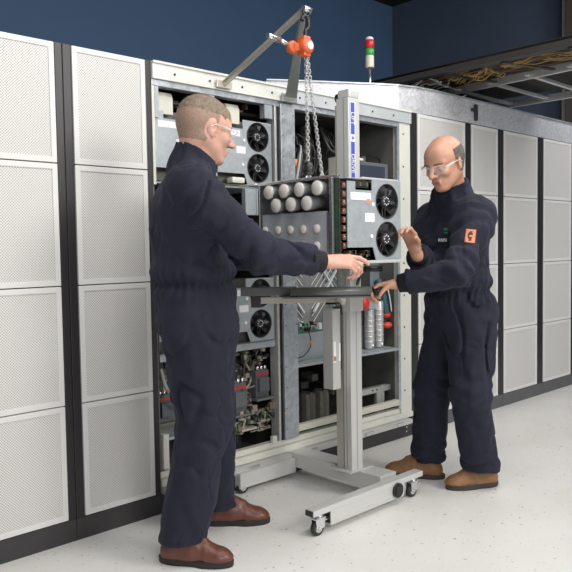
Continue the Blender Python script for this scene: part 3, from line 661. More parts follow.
def chain(p0, p1, label, link=.022, r=.0019):
    p0 = Vector(p0); p1 = Vector(p1); d = p1-p0; n = int(d.length/(link*.62)); dn = d.normalized(); s0 = dn.orthogonal().normalized(); s1 = dn.cross(s0)
    b = MB()
    for i in range(n+1):
        c = p0+d*(i/n); s = s0 if i % 2 else s1; pts = []
        for k in range(12):
            a = 2*math.pi*k/12; ca, sa = math.cos(a), math.sin(a)
            pts.append(c+dn*(ca*.0045+(.0065 if ca > 0 else -.0065))+s*sa*.0062)
        b.tube(pts, r, 6, close=True)
    o = b.build('chain', mat('chain_zinc', (.50, .50, .50), .35, .5)); return tag(o, label, 'chain', 'chains of the hoist')
chain((HX+.008, HY, HZ-.045), (2.188, -.60, 1.555), 'left, straight hanging chain from the hoist down to the module')
chain((HX+.016, HY, HZ-.045), (2.272, -.60, 1.515), 'right, slanting chain from the hoist down to the module')
t = thing('lower_hook_block', 'dark hook block at the bottom end of the left chain', 'hook', (2.188, -.6, 1.49))
MB().lathe([(.008, 1.510), (.022, 1.516), (.026, 1.54), (.016, 1.565), (.008, 1.57)], (2.188, -.6, 0), 'z', 16).build('swivel', M_blk, t)
b = MB(); b.tube([(2.188+.014*math.cos(a), -.6, 1.500+.014*math.sin(a)) for a in [i*math.pi/8-1.2 for i in range(13)]], .005, 8); b.build('hook', M_steel, t)
MB().tube([(2.272, -.6, 1.530), (2.262, -.6, 1.515), (2.272, -.6, 1.498), (2.282, -.6, 1.515)], .005, 8, close=True).box(2.255, 2.29, -.605, -.595, 1.484, 1.50).build('lifting_eye', M_steel, hu)
MB().box(2.165, 2.212, -.603, -.597, 1.482, 1.492).build('lifting_lug', M_steel, hu)

# ---------------------------------------------------------------- lift cart
lc = thing('lift_cart', 'aluminium mast lift cart on castors standing between the two men', 'lift cart', (2.6, -.45, 0))
b = MB(); b.box(2.560, 2.640, -.500, -.452, .135, 1.905, .004); b.box(2.560, 2.640, -.4515, -.425, .96, 1.905, .003)
b.box(2.5585, 2.5605, -.474, -.469, .14, 1.9, 0, 1); b.box(2.598, 2.604, -.5008, -.4985, .14, .97, 0, 1)
b.build('mast', [M_aluw, mat('groove_grey', (.33, .33, .32), .5)], lc)
b = MB(); b.box(2.565, 2.62, -.444, -.400, .110, .955, .003); b.box(2.575, 2.62, -.422, -.402, .96, 1.88, .003); b.build('guide_rail', mat('rail_tan', (.50, .48, .44), .4, .3), lc)
b = MB(); b.box(2.565, 2.640, -.500, -.43, 1.9055, 1.945, .008); b.build('mast_cap', M_aluw, lc)
MB().cyl((2.60, -.428, 1.915), (2.60, -.40, 1.915), .024, seg=18).build('pulley', M_blk, lc)
# label on the -y face
MB().box(2.572, 2.606, -.5016, -.5006, 1.49, 1.885).build('brand_label', mat('label_back', (.70, .73, .85), .5), lc)
build_each(MB().box(2.576, 2.602, -.5022, -.5017, 1.735, 1.882).box(2.576, 2.602, -.5022, -.5017, 1.495, 1.70), 'label_panel', M_blue, lc)
def vtext(s, z, size, m): text_mesh(s, size, Matrix(((0, 1, 0, 2.589), (0, 0, -1, -.5026), (-1, 0, 0, z), (0, 0, 0, 1))), 'lettering', m, lc, .0002)
vtext('LIFT', 1.808, .034, M_white); vtext('&', 1.7175, .026, M_blue); vtext('DRIVE', 1.598, .034, M_white)
b = MB(); b.box(2.490, 2.545, -.450, -.385, .53, .915, .006); b.build('motor_housing', mat('motor_grey', (.50, .50, .48), .45, .1), lc)
build_each(MB().box(2.494, 2.510, -.4512, -.4502, .66, .76).box(2.53, 2.542, -.4512, -.4502, .665, .75), 'label_sticker', M_white, lc)
MB().box(2.4945, 2.5095, -.4518, -.4513, .668, .69).build('sticker_stripe', mat('stripe_brown', (.45, .2, .12), .5), lc)
MB().box(2.545, 2.562, -.44, -.40, .62, .92).box(2.52, 2.53, -.42, -.40, .50, .53).build('housing_mount', M_dk, lc)
b = MB(); b.box(2.53, 2.70, -.515, -.365, .13, .136, .001); b.build('foot_plate', M_aluw, lc)
MB().box(2.60, 2.72, -.64, .0, .055, .129, .004).build('cross_beam', M_aluw, lc)
MB().box(2.22, 2.60, -.075, -.04+.01, .030, .105, .004).box(2.60, 2.66, -.075, -.03, .056, .104).build('leg', M_aluw, lc)
b = MB(); b.box(2.085, 2.845, -.705, -.655, .092, .118, .004); b.box(2.19, 2.70, -.703, -.657, .030, .095, .004); b.box(2.19, 2.70, -.7045, -.7025, .045, .05, 0); b.build('leg', M_aluw, lc)
build_each(MB().box(2.08, 2.0848, -.70, -.66, .094, .116).box(2.185, 2.1895, -.70, -.66, .04, .09), 'end_plug', M_blk, lc)
MB().cyl((2.642, -.7048, .072), (2.642, -.716, .072), .034, seg=24).cyl((2.642, -.716, .072), (2.642, -.720, .072), .025, seg=24).build('wheel_cover', M_blk, lc)
def castor(x, y, rot=0):
    t = MB(); t.lathe([(.026, -.011), (.032, -.009), (.032, .009), (.026, .011)], (x, y, .0325), 'y', 22)
    f = MB(); f.box(x-.02, x+.03, y-.017, y-.013, .03, .075, .004); f.box(x-.02, x+.03, y+.013, y+.017, .03, .075, .004); f.box(x-.024, x+.034, y-.02, y+.02, .070, .077, .003); f.cyl((x+.01, y, .0765), (x+.01, y, .0915), .018, seg=16)
    f.box(x+.03, x+.058, y-.012, y+.012, .055, .062, .002); f.cyl((x, y-.02, .0325), (x, y+.02, .0325), .006, seg=10)
    fo = f.build('castor_fork', M_zinc, lc); w = t.build('wheel', M_rub, fo); MB().lathe([(.004, -.0125), (.02, -.0125), (.02, .0125), (.004, .0125)], (x, y, .0325), 'y', 18).build('wheel_rim', M_aluw, fo)
castor(2.13, -.68); castor(2.785, -.68); castor(2.25, -.052)
# carriage and fork
E_ = Vector((.7237, -.6901, 0)); N_ = Vector((-.6901, -.7237, 0)); FM = Matrix((E_, -N_, Vector((0, 0, 1)))).transposed().to_4x4(); FM.translation = Vector((2.56, -.47, .026))
def fbox(b, e0, e1, n0, n1, z0, z1, bev=0, mi=0): return b.box(e0, e1, -n1, -n0, z0, z1, bev, mi, FM)
MB().box(2.552, 2.645, -.508, -.44, .90, .975, .004).build('carriage', M_aluw, lc)
b = MB(); fbox(b, -.45, -.0, .02, .06, .922, .952, .003); fbox(b, -.045, -.01, .015, .10, .915, .970, .003); b.build('fork', M_creamy, lc)
b = MB(); fbox(b, -.445, -.40, .012, .068, .905, .962, .003); b.build('fork_end_block', M_dk, lc)
b = MB(); fbox(b, -.49, -.235, .03, .13, .963, 1.000, .003); fbox(b, -.30, -.05, .06, .22, .955, .963, 0); b.build('fork_plate', mat('fork_dark', (.14, .14, .14), .4, .4), lc)
def FP(e, n, z): return (FM @ Vector((e, -n, z)))
b = MB(); b.cyl(FP(-.262, .25, .985), FP(.095, .25, .985), .0215, seg=24); fbox(b, -.26, .09, .20, .268, .957, .964, 0); b.build('roller_tube', M_roll, lc)
MB().cyl(FP(.096, .25, .985), FP(.150, .25, .985), .019, seg=18).build('end_knob', M_blk, lc)
MB().cyl(FP(.060, .06, 1.078), FP(.168, .06, 1.078), .0145, seg=16).tube([FP(.075, .06, 1.078), FP(.06, .045, 1.03), (2.61, -.503, 1.03)], .008, smooth_n=4).build('handle_bar', M_blk, lc)
b = MB(); b.tube([FP(-.10, .10, .922), FP(-.035, .105, .922), FP(-.028, .105, .905), FP(-.028, .105, .87)], .005, 8); b.cyl(FP(-.02, .10, .945), FP(-.02, .118, .945), .012, seg=12, mi=1); b.build('lock_lever', [M_blk, M_zinc], lc)

# ================================================================ people
V = lambda *a: np.array(a, dtype=np.float64)
def nrm(v): v = np.asarray(v, float); return v/np.linalg.norm(v)
class SDF:
    """signed distance volume filled primitive by primitive, turned into one mesh by surface nets"""
    def __init__(s, lo, hi, h):
        s.lo = np.array(lo, float); s.h = h; s.n = np.ceil((np.array(hi)-s.lo)/h).astype(int)+1
        s.D = np.full(s.n, .2, np.float32)
    def _win(s, lo, hi):
        a = np.clip(np.floor((np.array(lo)-s.lo)/s.h).astype(int), 0, s.n-1); b = np.clip(np.ceil((np.array(hi)-s.lo)/s.h).astype(int)+1, 1, s.n)
        ax = [s.lo[i]+s.h*np.arange(a[i], b[i], dtype=np.float32) for i in range(3)]
        return tuple(slice(a[i], b[i]) for i in range(3)), np.meshgrid(*ax, indexing='ij')
    def _mix(s, sl, d, k, op):
        D = s.D[sl]
        if op == 'u':
            if k > 0:
                hh = np.clip(.5+.5*(D-d)/k, 0, 1); s.D[sl] = D*(1-hh)+d*hh-k*hh*(1-hh)
            else: s.D[sl] = np.minimum(D, d)
        else:
            hh = np.clip(.5-.5*(D+d)/max(k, 1e-4), 0, 1); s.D[sl] = D*(1-hh)+(-d)*hh+k*hh*(1-hh)
    def seg(s, a, b, ra, rb, k=.02, flat=None, fa=1., fb=None, op='u'):
        """tapered capsule; flat: unit axis along which the radius is multiplied by fa..fb"""
        a = np.asarray(a, float); b = np.asarray(b, float); fb = fa if fb is None else fb
        R = max(ra, rb)*max(fa, fb, 1)+k+.03
        sl, (X, Y, Z) = s._win(np.minimum(a, b)-R, np.maximum(a, b)+R)
        d = b-a; L2 = max(d@d, 1e-9); px, py, pz = X-a[0], Y-a[1], Z-a[2]
        t = np.clip((px*d[0]+py*d[1]+pz*d[2])/L2, 0, 1); qx, qy, qz = px-t*d[0], py-t*d[1], pz-t*d[2]; r = ra+(rb-ra)*t
        if flat is None: dist = np.sqrt(qx*qx+qy*qy+qz*qz)-r
        else:
            n = nrm(flat); ql = qx*n[0]+qy*n[1]+qz*n[2]; q2 = np.maximum(qx*qx+qy*qy+qz*qz-ql*ql, 0); f = fa+(fb-fa)*t
            m = np.sqrt(q2+(ql/f)**2); dist = (m-r)*np.minimum(f, 1)
        s._mix(sl, dist.astype(np.float32), k, op); return s
    def ell(s, c, r, B=None, k=.02, op='u'):
        c = np.asarray(c, float); r = np.asarray(r, float); R = r.max()+k+.03
        sl, (X, Y, Z) = s._win(c-R, c+R); P = np.stack([X-c[0], Y-c[1], Z-c[2]], -1)
        if B is not None: P = P @ np.array(B, float).T
        k0 = np.sqrt(((P/r)**2).sum(-1)); k1 = np.sqrt(((P/(r*r))**2).sum(-1)); d = k0*(k0-1)/np.maximum(k1, 1e-6)
        s._mix(sl, d.astype(np.float32), k, op); return s
    def plane(s, p, n, lo=None, hi=None):
        lo = s.lo if lo is None else lo; hi = s.lo+s.h*s.n if hi is None else hi
        sl, (X, Y, Z) = s._win(lo, hi); n = nrm(n); d = (X-p[0])*n[0]+(Y-p[1])*n[1]+(Z-p[2])*n[2]
        s.D[sl] = np.maximum(s.D[sl], d.astype(np.float32)); return s
    def cutcap(s, c, ax, rad, L=.075):
        sl, (X, Y, Z) = s._win(c-L-rad, c+L+rad); qx, qy, qz = X-c[0], Y-c[1], Z-c[2]; t = qx*ax[0]+qy*ax[1]+qz*ax[2]
        rr = np.sqrt(np.maximum(qx*qx+qy*qy+qz*qz-t*t, 0)); m = (rr < rad) & (t > -.012) & (t < L)
        s.D[sl] = np.where(m, np.maximum(s.D[sl], t).astype(np.float32), s.D[sl]); return s
    def disp(s, fn, band=.03):
        idx = np.argwhere(np.abs(s.D) < band); P = s.lo+s.h*idx
        s.D[idx[:, 0], idx[:, 1], idx[:, 2]] += fn(P).astype(np.float32); return s
    def mesh(s):
        D = s.D; S = D < 0; n = np.array(D.shape)
        cnt = np.zeros(n-1, np.int8)
        for i in (0, 1):
            for j in (0, 1):
                for k in (0, 1): cnt += S[i:n[0]-1+i, j:n[1]-1+j, k:n[2]-1+k]
        act = np.argwhere((cnt > 0) & (cnt < 8)); idx = np.full(n-1, -1, np.int64); idx[tuple(act.T)] = np.arange(len(act))
        cor = {}
        for i in (0, 1):
            for j in (0, 1):
                for k in (0, 1): cor[i, j, k] = D[act[:, 0]+i, act[:, 1]+j, act[:, 2]+k].astype(float)
        P = np.zeros((len(act), 3)); C = np.zeros(len(act))
        for a in cor:
            for ax in range(3):
                if a[ax]: continue
                b = list(a); b[ax] = 1; b = tuple(b); va, vb = cor[a], cor[b]; m = (va < 0) != (vb < 0)
                t = np.where(m, va/np.where(m, va-vb, 1), 0); pt = np.tile(np.array(a, float), (len(act), 1)); pt[:, ax] += t
                P[m] += pt[m]; C[m] += 1
        verts = s.lo+s.h*(act+P/C[:, None]); F = []
        for ax in range(3):
            u, v = (ax+1) % 3, (ax+2) % 3; sa = [slice(None)]*3; sb = [slice(None)]*3; sa[ax] = slice(0, -1); sb[ax] = slice(1, None)
            A, Bq = S[tuple(sa)], S[tuple(sb)]; e = np.argwhere(A != Bq); e = e[(e[:, u] > 0) & (e[:, v] > 0) & (e[:, u] < n[u]-1) & (e[:, v] < n[v]-1)]
            fl = A[tuple(e.T)]
            def g(du, dv): q = e.copy(); q[:, u] -= du; q[:, v] -= dv; return idx[tuple(q.T)]
            Q = np.stack([g(1, 1), g(0, 1), g(0, 0), g(1, 0)], 1); Q[~fl] = Q[~fl][:, ::-1]; F.append(Q)
        F = np.concatenate(F); return verts, F[(F >= 0).all(1)]
def np_mesh(name, Vt, F, mats, parent, mi=None, smooth=True):
    me = bpy.data.meshes.new(name); org = np.array(ORG[parent.name])
    me.vertices.add(len(Vt)); me.vertices.foreach_set('co', (Vt-org).astype(np.float32).ravel())
    me.loops.add(len(F)*4); me.loops.foreach_set('vertex_index', F.ravel().astype(np.int32))
    me.polygons.add(len(F)); me.polygons.foreach_set('loop_start', np.arange(len(F), dtype=np.int32)*4)
    for m in (mats if isinstance(mats, (list, tuple)) else [mats]): me.materials.append(m)
    if mi is not None: me.polygons.foreach_set('material_index', mi.astype(np.int32))
    me.polygons.foreach_set('use_smooth', np.full(len(F), smooth)); me.update(calc_edges=True); me.validate()
    o = bpy.data.objects.new(name, me); COL.objects.link(o); o.parent = parent; ORG[o.name] = ORG[parent.name]; return o
def frame(f, up=(0, 0, 1)):
    f = nrm(f); l = nrm(np.cross(up, f)); u = np.cross(f, l); return f, l, u
def snoise(P, f, seed=0):
    x, y, z = (P*f).T; s = seed
    a = np.sin(x*1.0+1.7*np.sin(y*.9+s)+s); b = np.sin(y*1.1+1.5*np.sin(z*.8+s*1.3)+2*s); c = np.sin(z*.9+1.6*np.sin(x*1.2+s*.7)+3*s)
    return (a*b+b*c+c*a)/1.8
def gauss(d, w): return np.exp(-(d/w)**2)

skin_l = mat('skin_fair', (.60, .345, .26), .5, noise_s=26, noise_a=.10)
skin_r = mat('skin_tan', (.53, .28, .19), .48, noise_s=26, noise_a=.12)
for m in (skin_l, skin_r):
    m.node_tree.nodes['Principled BSDF'].inputs['Subsurface Weight'].default_value = .08; m.node_tree.nodes['Principled BSDF'].inputs['Subsurface Scale'].default_value = .01
M_lip = mat('lips', (.42, .19, .15), .5); M_eye = mat('eye_white', (.62, .58, .54), .2); M_iris = mat('iris_dark', (.06, .045, .035), .2); M_brow = mat('brow_hair', (.22, .14, .09), .8)
M_ruddy = mat('skin_ruddy', (.58, .26, .19), .5)
M_navy = mat('coverall_navy', (.0075, .0085, .0225), .85, noise_s=7, noise_a=.10, bump=.25, bump_s=420)
M_navy.node_tree.nodes['Principled BSDF'].inputs['Sheen Weight'].default_value = .05
M_navy.node_tree.nodes['Principled BSDF'].inputs['Sheen Tint'].default_value = (.5, .55, .8, 1)
nt_ = M_navy.node_tree; tx_ = nt_.nodes.new('ShaderNodeTexNoise'); tx_.noise_type = 'RIDGED_MULTIFRACTAL'; tx_.inputs['Scale'].default_value = 7; tx_.inputs['Detail'].default_value = 3; tx_.inputs['Distortion'].default_value = .6
bp_ = nt_.nodes.new('ShaderNodeBump'); bp_.inputs['Strength'].default_value = .9; bp_.inputs['Distance'].default_value = .02
nt_.links.new(nt_.nodes['Texture Coordinate'].outputs['Object'], tx_.inputs['Vector']); nt_.links.new(tx_.outputs['Fac'], bp_.inputs['Height'])
b1_ = [n for n in nt_.nodes if n.type == 'BUMP' and n != bp_][0]; nt_.links.new(bp_.outputs[0], b1_.inputs['Normal'])
M_cuff = mat('knit_cuff_black', (.010, .010, .013), .9, bump=.4, bump_s=300)

def head(S, c, f, up, nl, HS=1.0, slim=1.0, age=0):
    """adds a head at c facing f to volume S; returns local frame"""
    f, l, u = frame(f, up); B = np.array([f, l, u])
    def p(a, b, d): return c+HS*(a*f+b*l+d*u)
    r = lambda *q: HS*np.array(q)
    S.ell(p(-.018, 0, .040), r(.098, .076, .086), B, .01); S.ell(p(-.045, 0, .015), r(.070, .070, .075), B, .03); S.ell(p(.045, 0, .045), r(.050, .060, .055), B, .03)
    S.ell(p(.030, 0, -.030), r(.062, .060*slim, .085), B, .03)
    for q in (-1, 1):
        S.seg(p(-.012, q*.056, -.045), p(.060, q*.020, -.098), .018*HS, .016*HS, .03)
        S.ell(p(.066, q*.040, -.022), r(.022, .022, .020), B, .02)
        S.seg(p(.086, q*.014, .026), p(.072, q*.048, .026), .011*HS, .010*HS, .014)
    S.ell(p(.078, 0, -.096), r(.020, .024, .018), B, .02)
    S.ell(p(.074, 0, -.060), r(.026, .030, .026), B, .02)
    for q in (-1, 1): S.ell(p(.100, q*.033, .004), r(.016, .019, .014), B, .014, 's')
    S.seg(p(.092, 0, .020), p(.122, 0, -.022), .009*HS, .0115*HS, .012)
    for q in (-1, 1):
        S.ell(p(.108, q*.013, -.028), r(.012, .008, .008), B, .007)
        S.ell(p(.079, q*.032, .004), r(.016, .015, .013), B, .004)
    S.ell(p(.128, 0, -.026), r(.008, .009, .008), B, .008)
    S.seg(p(.0985, -.020, -.0565), p(.0985, .020, -.0565), .0058*HS, .0058*HS, .006); S.seg(p(.0965, -.017, -.069), p(.0965, .017, -.069), .0066*HS, .0066*HS, .006)
    S.seg(p(.110, -.024, -.0625), p(.110, .024, -.0625), .0035*HS, .0035*HS, .004, op='s')
    for q in (-1, 1):
        e = p(-.010, q*.078, -.004); eb = frame(nrm(.8*f+.25*q*l), u)
        S.ell(e, r(.018, .007, .031), np.array(eb), .006); S.ell(e+HS*(.004*f+q*.007*l+.003*u), r(.009, .004, .016), np.array(eb), .003, 's')
        S.ell(p(-.004, q*.078, -.030), r(.009, .006, .011), B, .004)
    S.seg(p(-.030, 0, -.050), nl, .058*HS, .066, .03)
    return f, l, u
def hand(S, w, d, n, th, curl=(.5, .5, .5, .5), spread=.06, s=1.0, thumb=(.5, .3), tcurl=.4):
    """w wrist, d direction to the fingers, n palm normal (outwards from the palm), th side the thumb is on"""
    d = nrm(d); n = nrm(n-np.dot(n, d)*d); t = nrm(np.cross(d, n)); t = t if np.dot(t, th) > 0 else -t
    S.seg(w-.03*d, w+.02*d, .027*s, .025*s, .012, flat=n, fa=.78)
    for i, (o, L0) in enumerate(((.028, .088), (.009, .092), (-.010, .086), (-.028, .078))):
        k0 = w+s*(L0*d+o*t); S.seg(w+s*(.012*d+.5*o*t), k0, .0155*s, .0115*s, .012, flat=n, fa=.85)
        dirv = nrm(d+spread*(1.2-i)*.6*t); p = k0; ang = 0; lens = ((.045, .027, .022), (.050, .030, .023), (.046, .028, .022), (.036, .021, .019))[i]; rad = (.0098, .0088, .0080, .0068)
        for j in range(3):
            ang += curl[i]*(.75, 1.15, .8)[j]; q = p+s*lens[j]*(math.cos(ang)*dirv+math.sin(ang)*n)
            rs = .88 if i == 3 else 1; S.seg(p, q, rad[j]*s*rs, rad[j+1]*s*rs, .003); p = q
    S.seg(w+s*(.02*d+.014*t+.004*n), w+s*(.055*d+.026*t+.006*n), .017*s, .014*s, .015)
    b0 = w+s*(.035*d+.030*t+.006*n); d1 = nrm(thumb[0]*t+d*.8+thumb[1]*n); q = b0+s*.038*d1; S.seg(b0, q, .0125*s, .0105*s, .008)
    d2 = nrm(d1+tcurl*n-.25*t*thumb[0]+.3*d); q2 = q+s*.032*d2; S.seg(q, q2, .0105*s, .0095*s, .004); d3 = nrm(d2+.3*n); S.seg(q2, q2+s*.022*d3, .0095*s, .0075*s, .003)
def boot(root, heel, toe, leather, solem, laces, label=None):
    heel = np.array([*heel, 0.]); toe = np.array([*toe, 0.]); f = nrm(toe-heel); l = V(-f[1], f[0], 0); L = np.linalg.norm(toe-heel); u = V(0, 0, 1)
    p = lambda a, b, z: heel+a*L*f+b*l+z*u
    lo = np.minimum(heel, toe)-.09; hi = np.maximum(heel, toe)+.09; lo[2] = -.01; hi[2] = .24
    S = SDF(lo, hi, .0045)
    S.seg(p(.15, 0, .042), p(.42, 0, .045), .037, .040, .02); S.seg(p(.42, 0, .045), p(.80, .0, .032), .041, .038, .03)
    S.ell(p(.80, 0, .030), (.062, .046, .037), np.array([f, l, u]), .02); S.seg(p(.20, 0, .06), p(.25, 0, .18), .042, .038, .03); S.seg(p(.28, 0, .12), p(.62, 0, .060), .034, .028, .04)
    S.seg(p(.30, 0, .135), p(.62, 0, .093), .010, .012, .02)
    S.plane(p(0, 0, .026), (0, 0, -1))
    S.disp(lambda P: .0012*np.sin(((P-heel)@f)*190+3*snoise(P, 30))*gauss((P-heel)@f-.55*L, .03))
    Vt, F = S.mesh(); o = np_mesh('boot', Vt, F, leather, root)
    if label: o['label'] = label
    mb = MB(); N = 40; out = []
    for i in range(N):
        a = 2*math.pi*i/N; x = math.cos(a); y = math.sin(a); w = .0475 if x > 0 else .040; xx = .5+.515*np.sign(x)*abs(x)**.75; w2 = w*(1-.16*gauss(np.array(xx-.42), .16)); out.append(p(xx, y*w2, 0))
    prev = None; rings = []
    for z, g in ((.0005, .97), (.005, .995), (.024, 1.0), (.028, .98)):
        cc = p(.5, 0, 0); rings.append([mb.bm.verts.new(Vector(cc+(q-cc)*g+u*z)) for q in out])
    for A, B in zip(rings, rings[1:]):
        for i in range(N): mb.bm.faces.new((A[i], A[(i+1) % N], B[(i+1) % N], B[i])).smooth = True
    mb.bm.faces.new(rings[0][::-1]); mb.bm.faces.new(rings[-1]); mb.build('sole', solem, o)
    mb = MB()
    for i in range(5):
        a = .36+.055*i; z = .142-.0125*i; w = .022; mb.tube([Vector(p(a, -w, z-.014)), Vector(p(a+.01, 0, z+.001)), Vector(p(a, w, z-.014))], .0028, 6, smooth_n=4)
    mb.build('laces', laces, o)
    return o
def on_surface(obj, centre, nout, right, up, w, h, nx, ny, off, name, m, parent, shape=None):
    """small patch draped on a mesh: grid points are dropped onto the surface along -nout"""
    org = Vector(ORG[obj.name]); bvh = BVHTree.FromObject(obj, bpy.context.evaluated_depsgraph_get())
    n = Vector(nout).normalized(); r = Vector(right).normalized(); u = Vector(up).normalized(); c = Vector(centre); bm = bmesh.new(); G = {}
    for i in range(nx+1):
        for j in range(ny+1):
            q = c+r*(i/nx-.5)*w+u*(j/ny-.5)*h; hit = bvh.ray_cast(q+n*.12-org, -n, .3)
            pt = hit[0]+org if hit[0] is not None else q
            G[i, j] = bm.verts.new(pt+n*off)
    for i in range(nx):
        for j in range(ny):
            if shape is None or shape((i+.5)/nx, (j+.5)/ny): bm.faces.new((G[i, j], G[i+1, j], G[i+1, j+1], G[i, j+1])).smooth = True
    for v in [v for v in bm.verts if not v.link_faces]: bm.verts.remove(v)
    mb = MB(); mb.bm.free(); mb.bm = bm; o = mb.build(name, m, parent)
    md = o.modifiers.new('s', 'SOLIDIFY'); md.thickness = .0012; md.offset = 1; return o

def person(label, root_loc, J, fb, fh, uph, skin, hairfn, hairm, stubfn=None, stubm=None, H=None, HS=1.0, build=1.0, seed=1, hands=None, boots=None, slim=1.0, legr=None, gathers=True, ruddy=None):
    t = thing('person', label, 'person', root_loc)
    up = V(0, 0, 1); fb = nrm(fb); lb = nrm(np.cross(up, fb)); J = {k: np.array(v, float) for k, v in J.items()}
    allp = np.array([v for v in J.values()]); lo = allp.min(0)-.26; hi = allp.max(0)+.26; lo[2] = -.01
    # ---- body
    S = SDF(lo, hi, .0042)
    fh_, lh, uh = head(S, J['head'], fh, uph, J['neck'], HS, slim)
    S.seg(J['neck'], J['chest'], .07, .10, .04); S.seg(J['chest'], J['waist'], .105, .10, .05, flat=lb, fa=1.3); S.seg(J['waist'], J['hip'], .10, .105, .05, flat=lb, fa=1.3)
    for q in 'nf':
        S.seg(J['neck'], J['sh'+q], .05, .055, .04); S.seg(J['sh'+q], J['el'+q], .048, .036, .02); S.seg(J['el'+q], J['wr'+q], .038, .026, .02)
        S.seg(J['hp'+q], J['kn'+q], .085, .055, .04); S.seg(J['kn'+q], J['an'+q], .052, .036, .02); S.seg(J['an'+q]+V(0, 0, .02), J['an'+q]+V(0, 0, -.02), .036, .034, .02)
    for hd in hands: hand(S, **hd)
    Vt, F = S.mesh(); fc = Vt[F].mean(1); loc = (fc-J['head'])@np.array([fh_, lh, uh]).T/HS
    mi = np.zeros(len(F), int); x, y, z = loc.T; ay = abs(y); front = x > .06
    if ruddy: mi[front & ((abs(z+.02) < .022) & (ay < .02) & (x > .1))] = 5
    mi[(abs(z+.0625) < .0075) & (ay < .022) & (x > .092)] = 1
    ee = ((ay-.032)/.014)**2+((z+.001)/.0035)**2; mi[front & (ee < 1) & (x < .112)] = 2
    ee2 = ((ay-.032)/.007)**2+((z+.002)/.0035)**2; mi[front & (ee2 < 1)] = 3
    mi[front & (abs(z-.027-.1*(ay-.03)*(ay < .034)+.25*np.maximum(ay-.036, 0)) < .0038) & (ay > .013) & (ay < .053)] = 4
    if stubfn is not None: mi[stubfn(loc) > .25] = 6
    body = np_mesh('body', Vt, F, [skin, M_lip, M_eye, M_iris, M_brow, M_ruddy, stubm or skin], t, mi)
    # ---- hair: a thin layer lifted off the scalp
    vl = (Vt-J['head'])@np.array([fh_, lh, uh]).T/HS; hm = hairfn(vl); fm = hm[F].min(1) > 0.02
    used = np.unique(F[fm]); remap = np.full(len(Vt), -1); remap[used] = np.arange(len(used)); c0 = J['head']+.01*uh
    dv = nrm_rows(Vt[used]-c0); thick = .0004+.0028*np.clip(hm[used], 0, 1)+.0004*snoise(Vt[used], 260, 2)
    hv = Vt[used]+dv*thick[:, None]; o = np_mesh('hair', hv, remap[F[fm]], hairm, t)
    # ---- coverall
    rnd = random.Random(seed); C = SDF(lo, hi, .0055); b_ = build
    # torso as tapered ellipses
    C.seg(J['neck']-.02*up, J['chest'], .085*b_, .128*b_, .05, flat=lb, fa=1.2, fb=1.32)
    C.seg(J['chest'], J['waist'], .140*b_, .142*b_, .05, flat=lb, fa=1.30, fb=1.18); C.seg(J['waist'], J['hip'], .140*b_, .152*b_, .04, flat=lb, fa=1.18, fb=1.2)
    for q in 'nf':
        C.seg(J['neck']-.03*up, J['sh'+q], .070, .078, .05); C.seg(J['sh'+q], J['el'+q], .080*b_, .068*b_, .065); C.seg(J['sh'+q]*.6+J['chest']*.4-.03*up, J['sh'+q]+(J['el'+q]-J['sh'+q])*.25, .085*b_, .076*b_, .05); C.seg(J['el'+q], J['wr'+q], .068*b_, .052*b_, .02)
        ra, rk, rc = legr[q]
        C.seg(J['hp'+q], J['kn'+q], ra, rk, .04, flat=fb, fa=1.12, fb=1.02); C.seg(J['kn'+q], J['cu'+q], rk, rc, .03, flat=fb, fa=1.02)
    nk = J['collar']; nd = nrm(J['head']-.05*fh_-J['neck'])
    C.seg(J['neck']-.02*nd, nk+.03*nd, .088, .078*b_, .03)
    def fold(P):
        d = np.zeros(len(P))
        d += .0055*snoise(P, 17, seed)+.0036*snoise(P*np.array([1, 1, .55]), 42, seed+1)
        # sharp creases
        w1 = snoise(P*np.array([1, 1, .7]), 12, seed+5); d += .0165*gauss(w1, .12)*np.clip(snoise(P, 7, seed+2)+.5, 0, 1); w2 = snoise(P+.02*snoise(P, 25, 2)[:, None], 21, seed+9); d += .0085*gauss(w2, .15)*np.clip(snoise(P, 9, seed+12)+.5, 0, 1)
        # waist gathers
        dz = P[:, 2]-J['waist'][2]; a = np.arctan2((P-J['waist'])@lb, (P-J['waist'])@fb); rr = np.linalg.norm((P-J['waist'])[:, :2], axis=1); nearT = rr < .26
        d += nearT*(.014*gauss(dz, .020)+.0035*np.sin(a*34+2*snoise(P, 20, 3))*gauss(dz, .055)-.010*gauss(dz-.05, .03)-.006*gauss(dz+.05, .03))
        for q in 'nf':
            for jn, amp, wd, fr in (('el', .0085, .10, 105), ('kn', .007, .12, 70), ('cu', .009, .11, 80), ('hp', .006, .13, 60)):
                c = J[jn+q]; ax = nrm(J[jn+q]-J[{'el': 'sh', 'kn': 'hp', 'cu': 'kn', 'hp': 'kn'}[jn]+q]); r = P-c; dist = np.linalg.norm(r, axis=1)
                s_ = r@ax+.35*(r@np.cross(ax, fb)); d += amp*H.get(jn, 1)*np.sin(s_*fr+1.8*snoise(P, 18, seed+4)+seed)*gauss(dist, wd)
            # long folds down the sleeve
            c = J['sh'+q]; ax = nrm(J['el'+q]-c); r = P-c; al = r@ax; d += .007*np.sin(al*70+3*snoise(P, 14, 7))*gauss(np.linalg.norm(r-al[:, None]*ax, axis=1), .12)*((al > 0) & (al < .34))
        return d
    C.disp(fold, .035)
    # cut the cuffs, the trouser hems and the top of the collar
    for q in 'nf':
        ax = nrm(J['wr'+q]-J['el'+q]); cpt = J['wr'+q]-.045*ax; C.cutcap(cpt, ax, .072, .12)
        C.plane(J['cu'+q]+V(0, 0, -.005), (0, 0, -1)+.25*nrm(J['kn'+q]-J['cu'+q])*V(1, 1, 0), J['cu'+q]-.16, J['cu'+q]+V(.16, .16, .05))
    cn = nrm(up+H['ctilt']*V(fh_[0], fh_[1], 0)); C.plane(nk, cn, nk-V(.13, .13, .10), nk+V(.13, .13, .18))
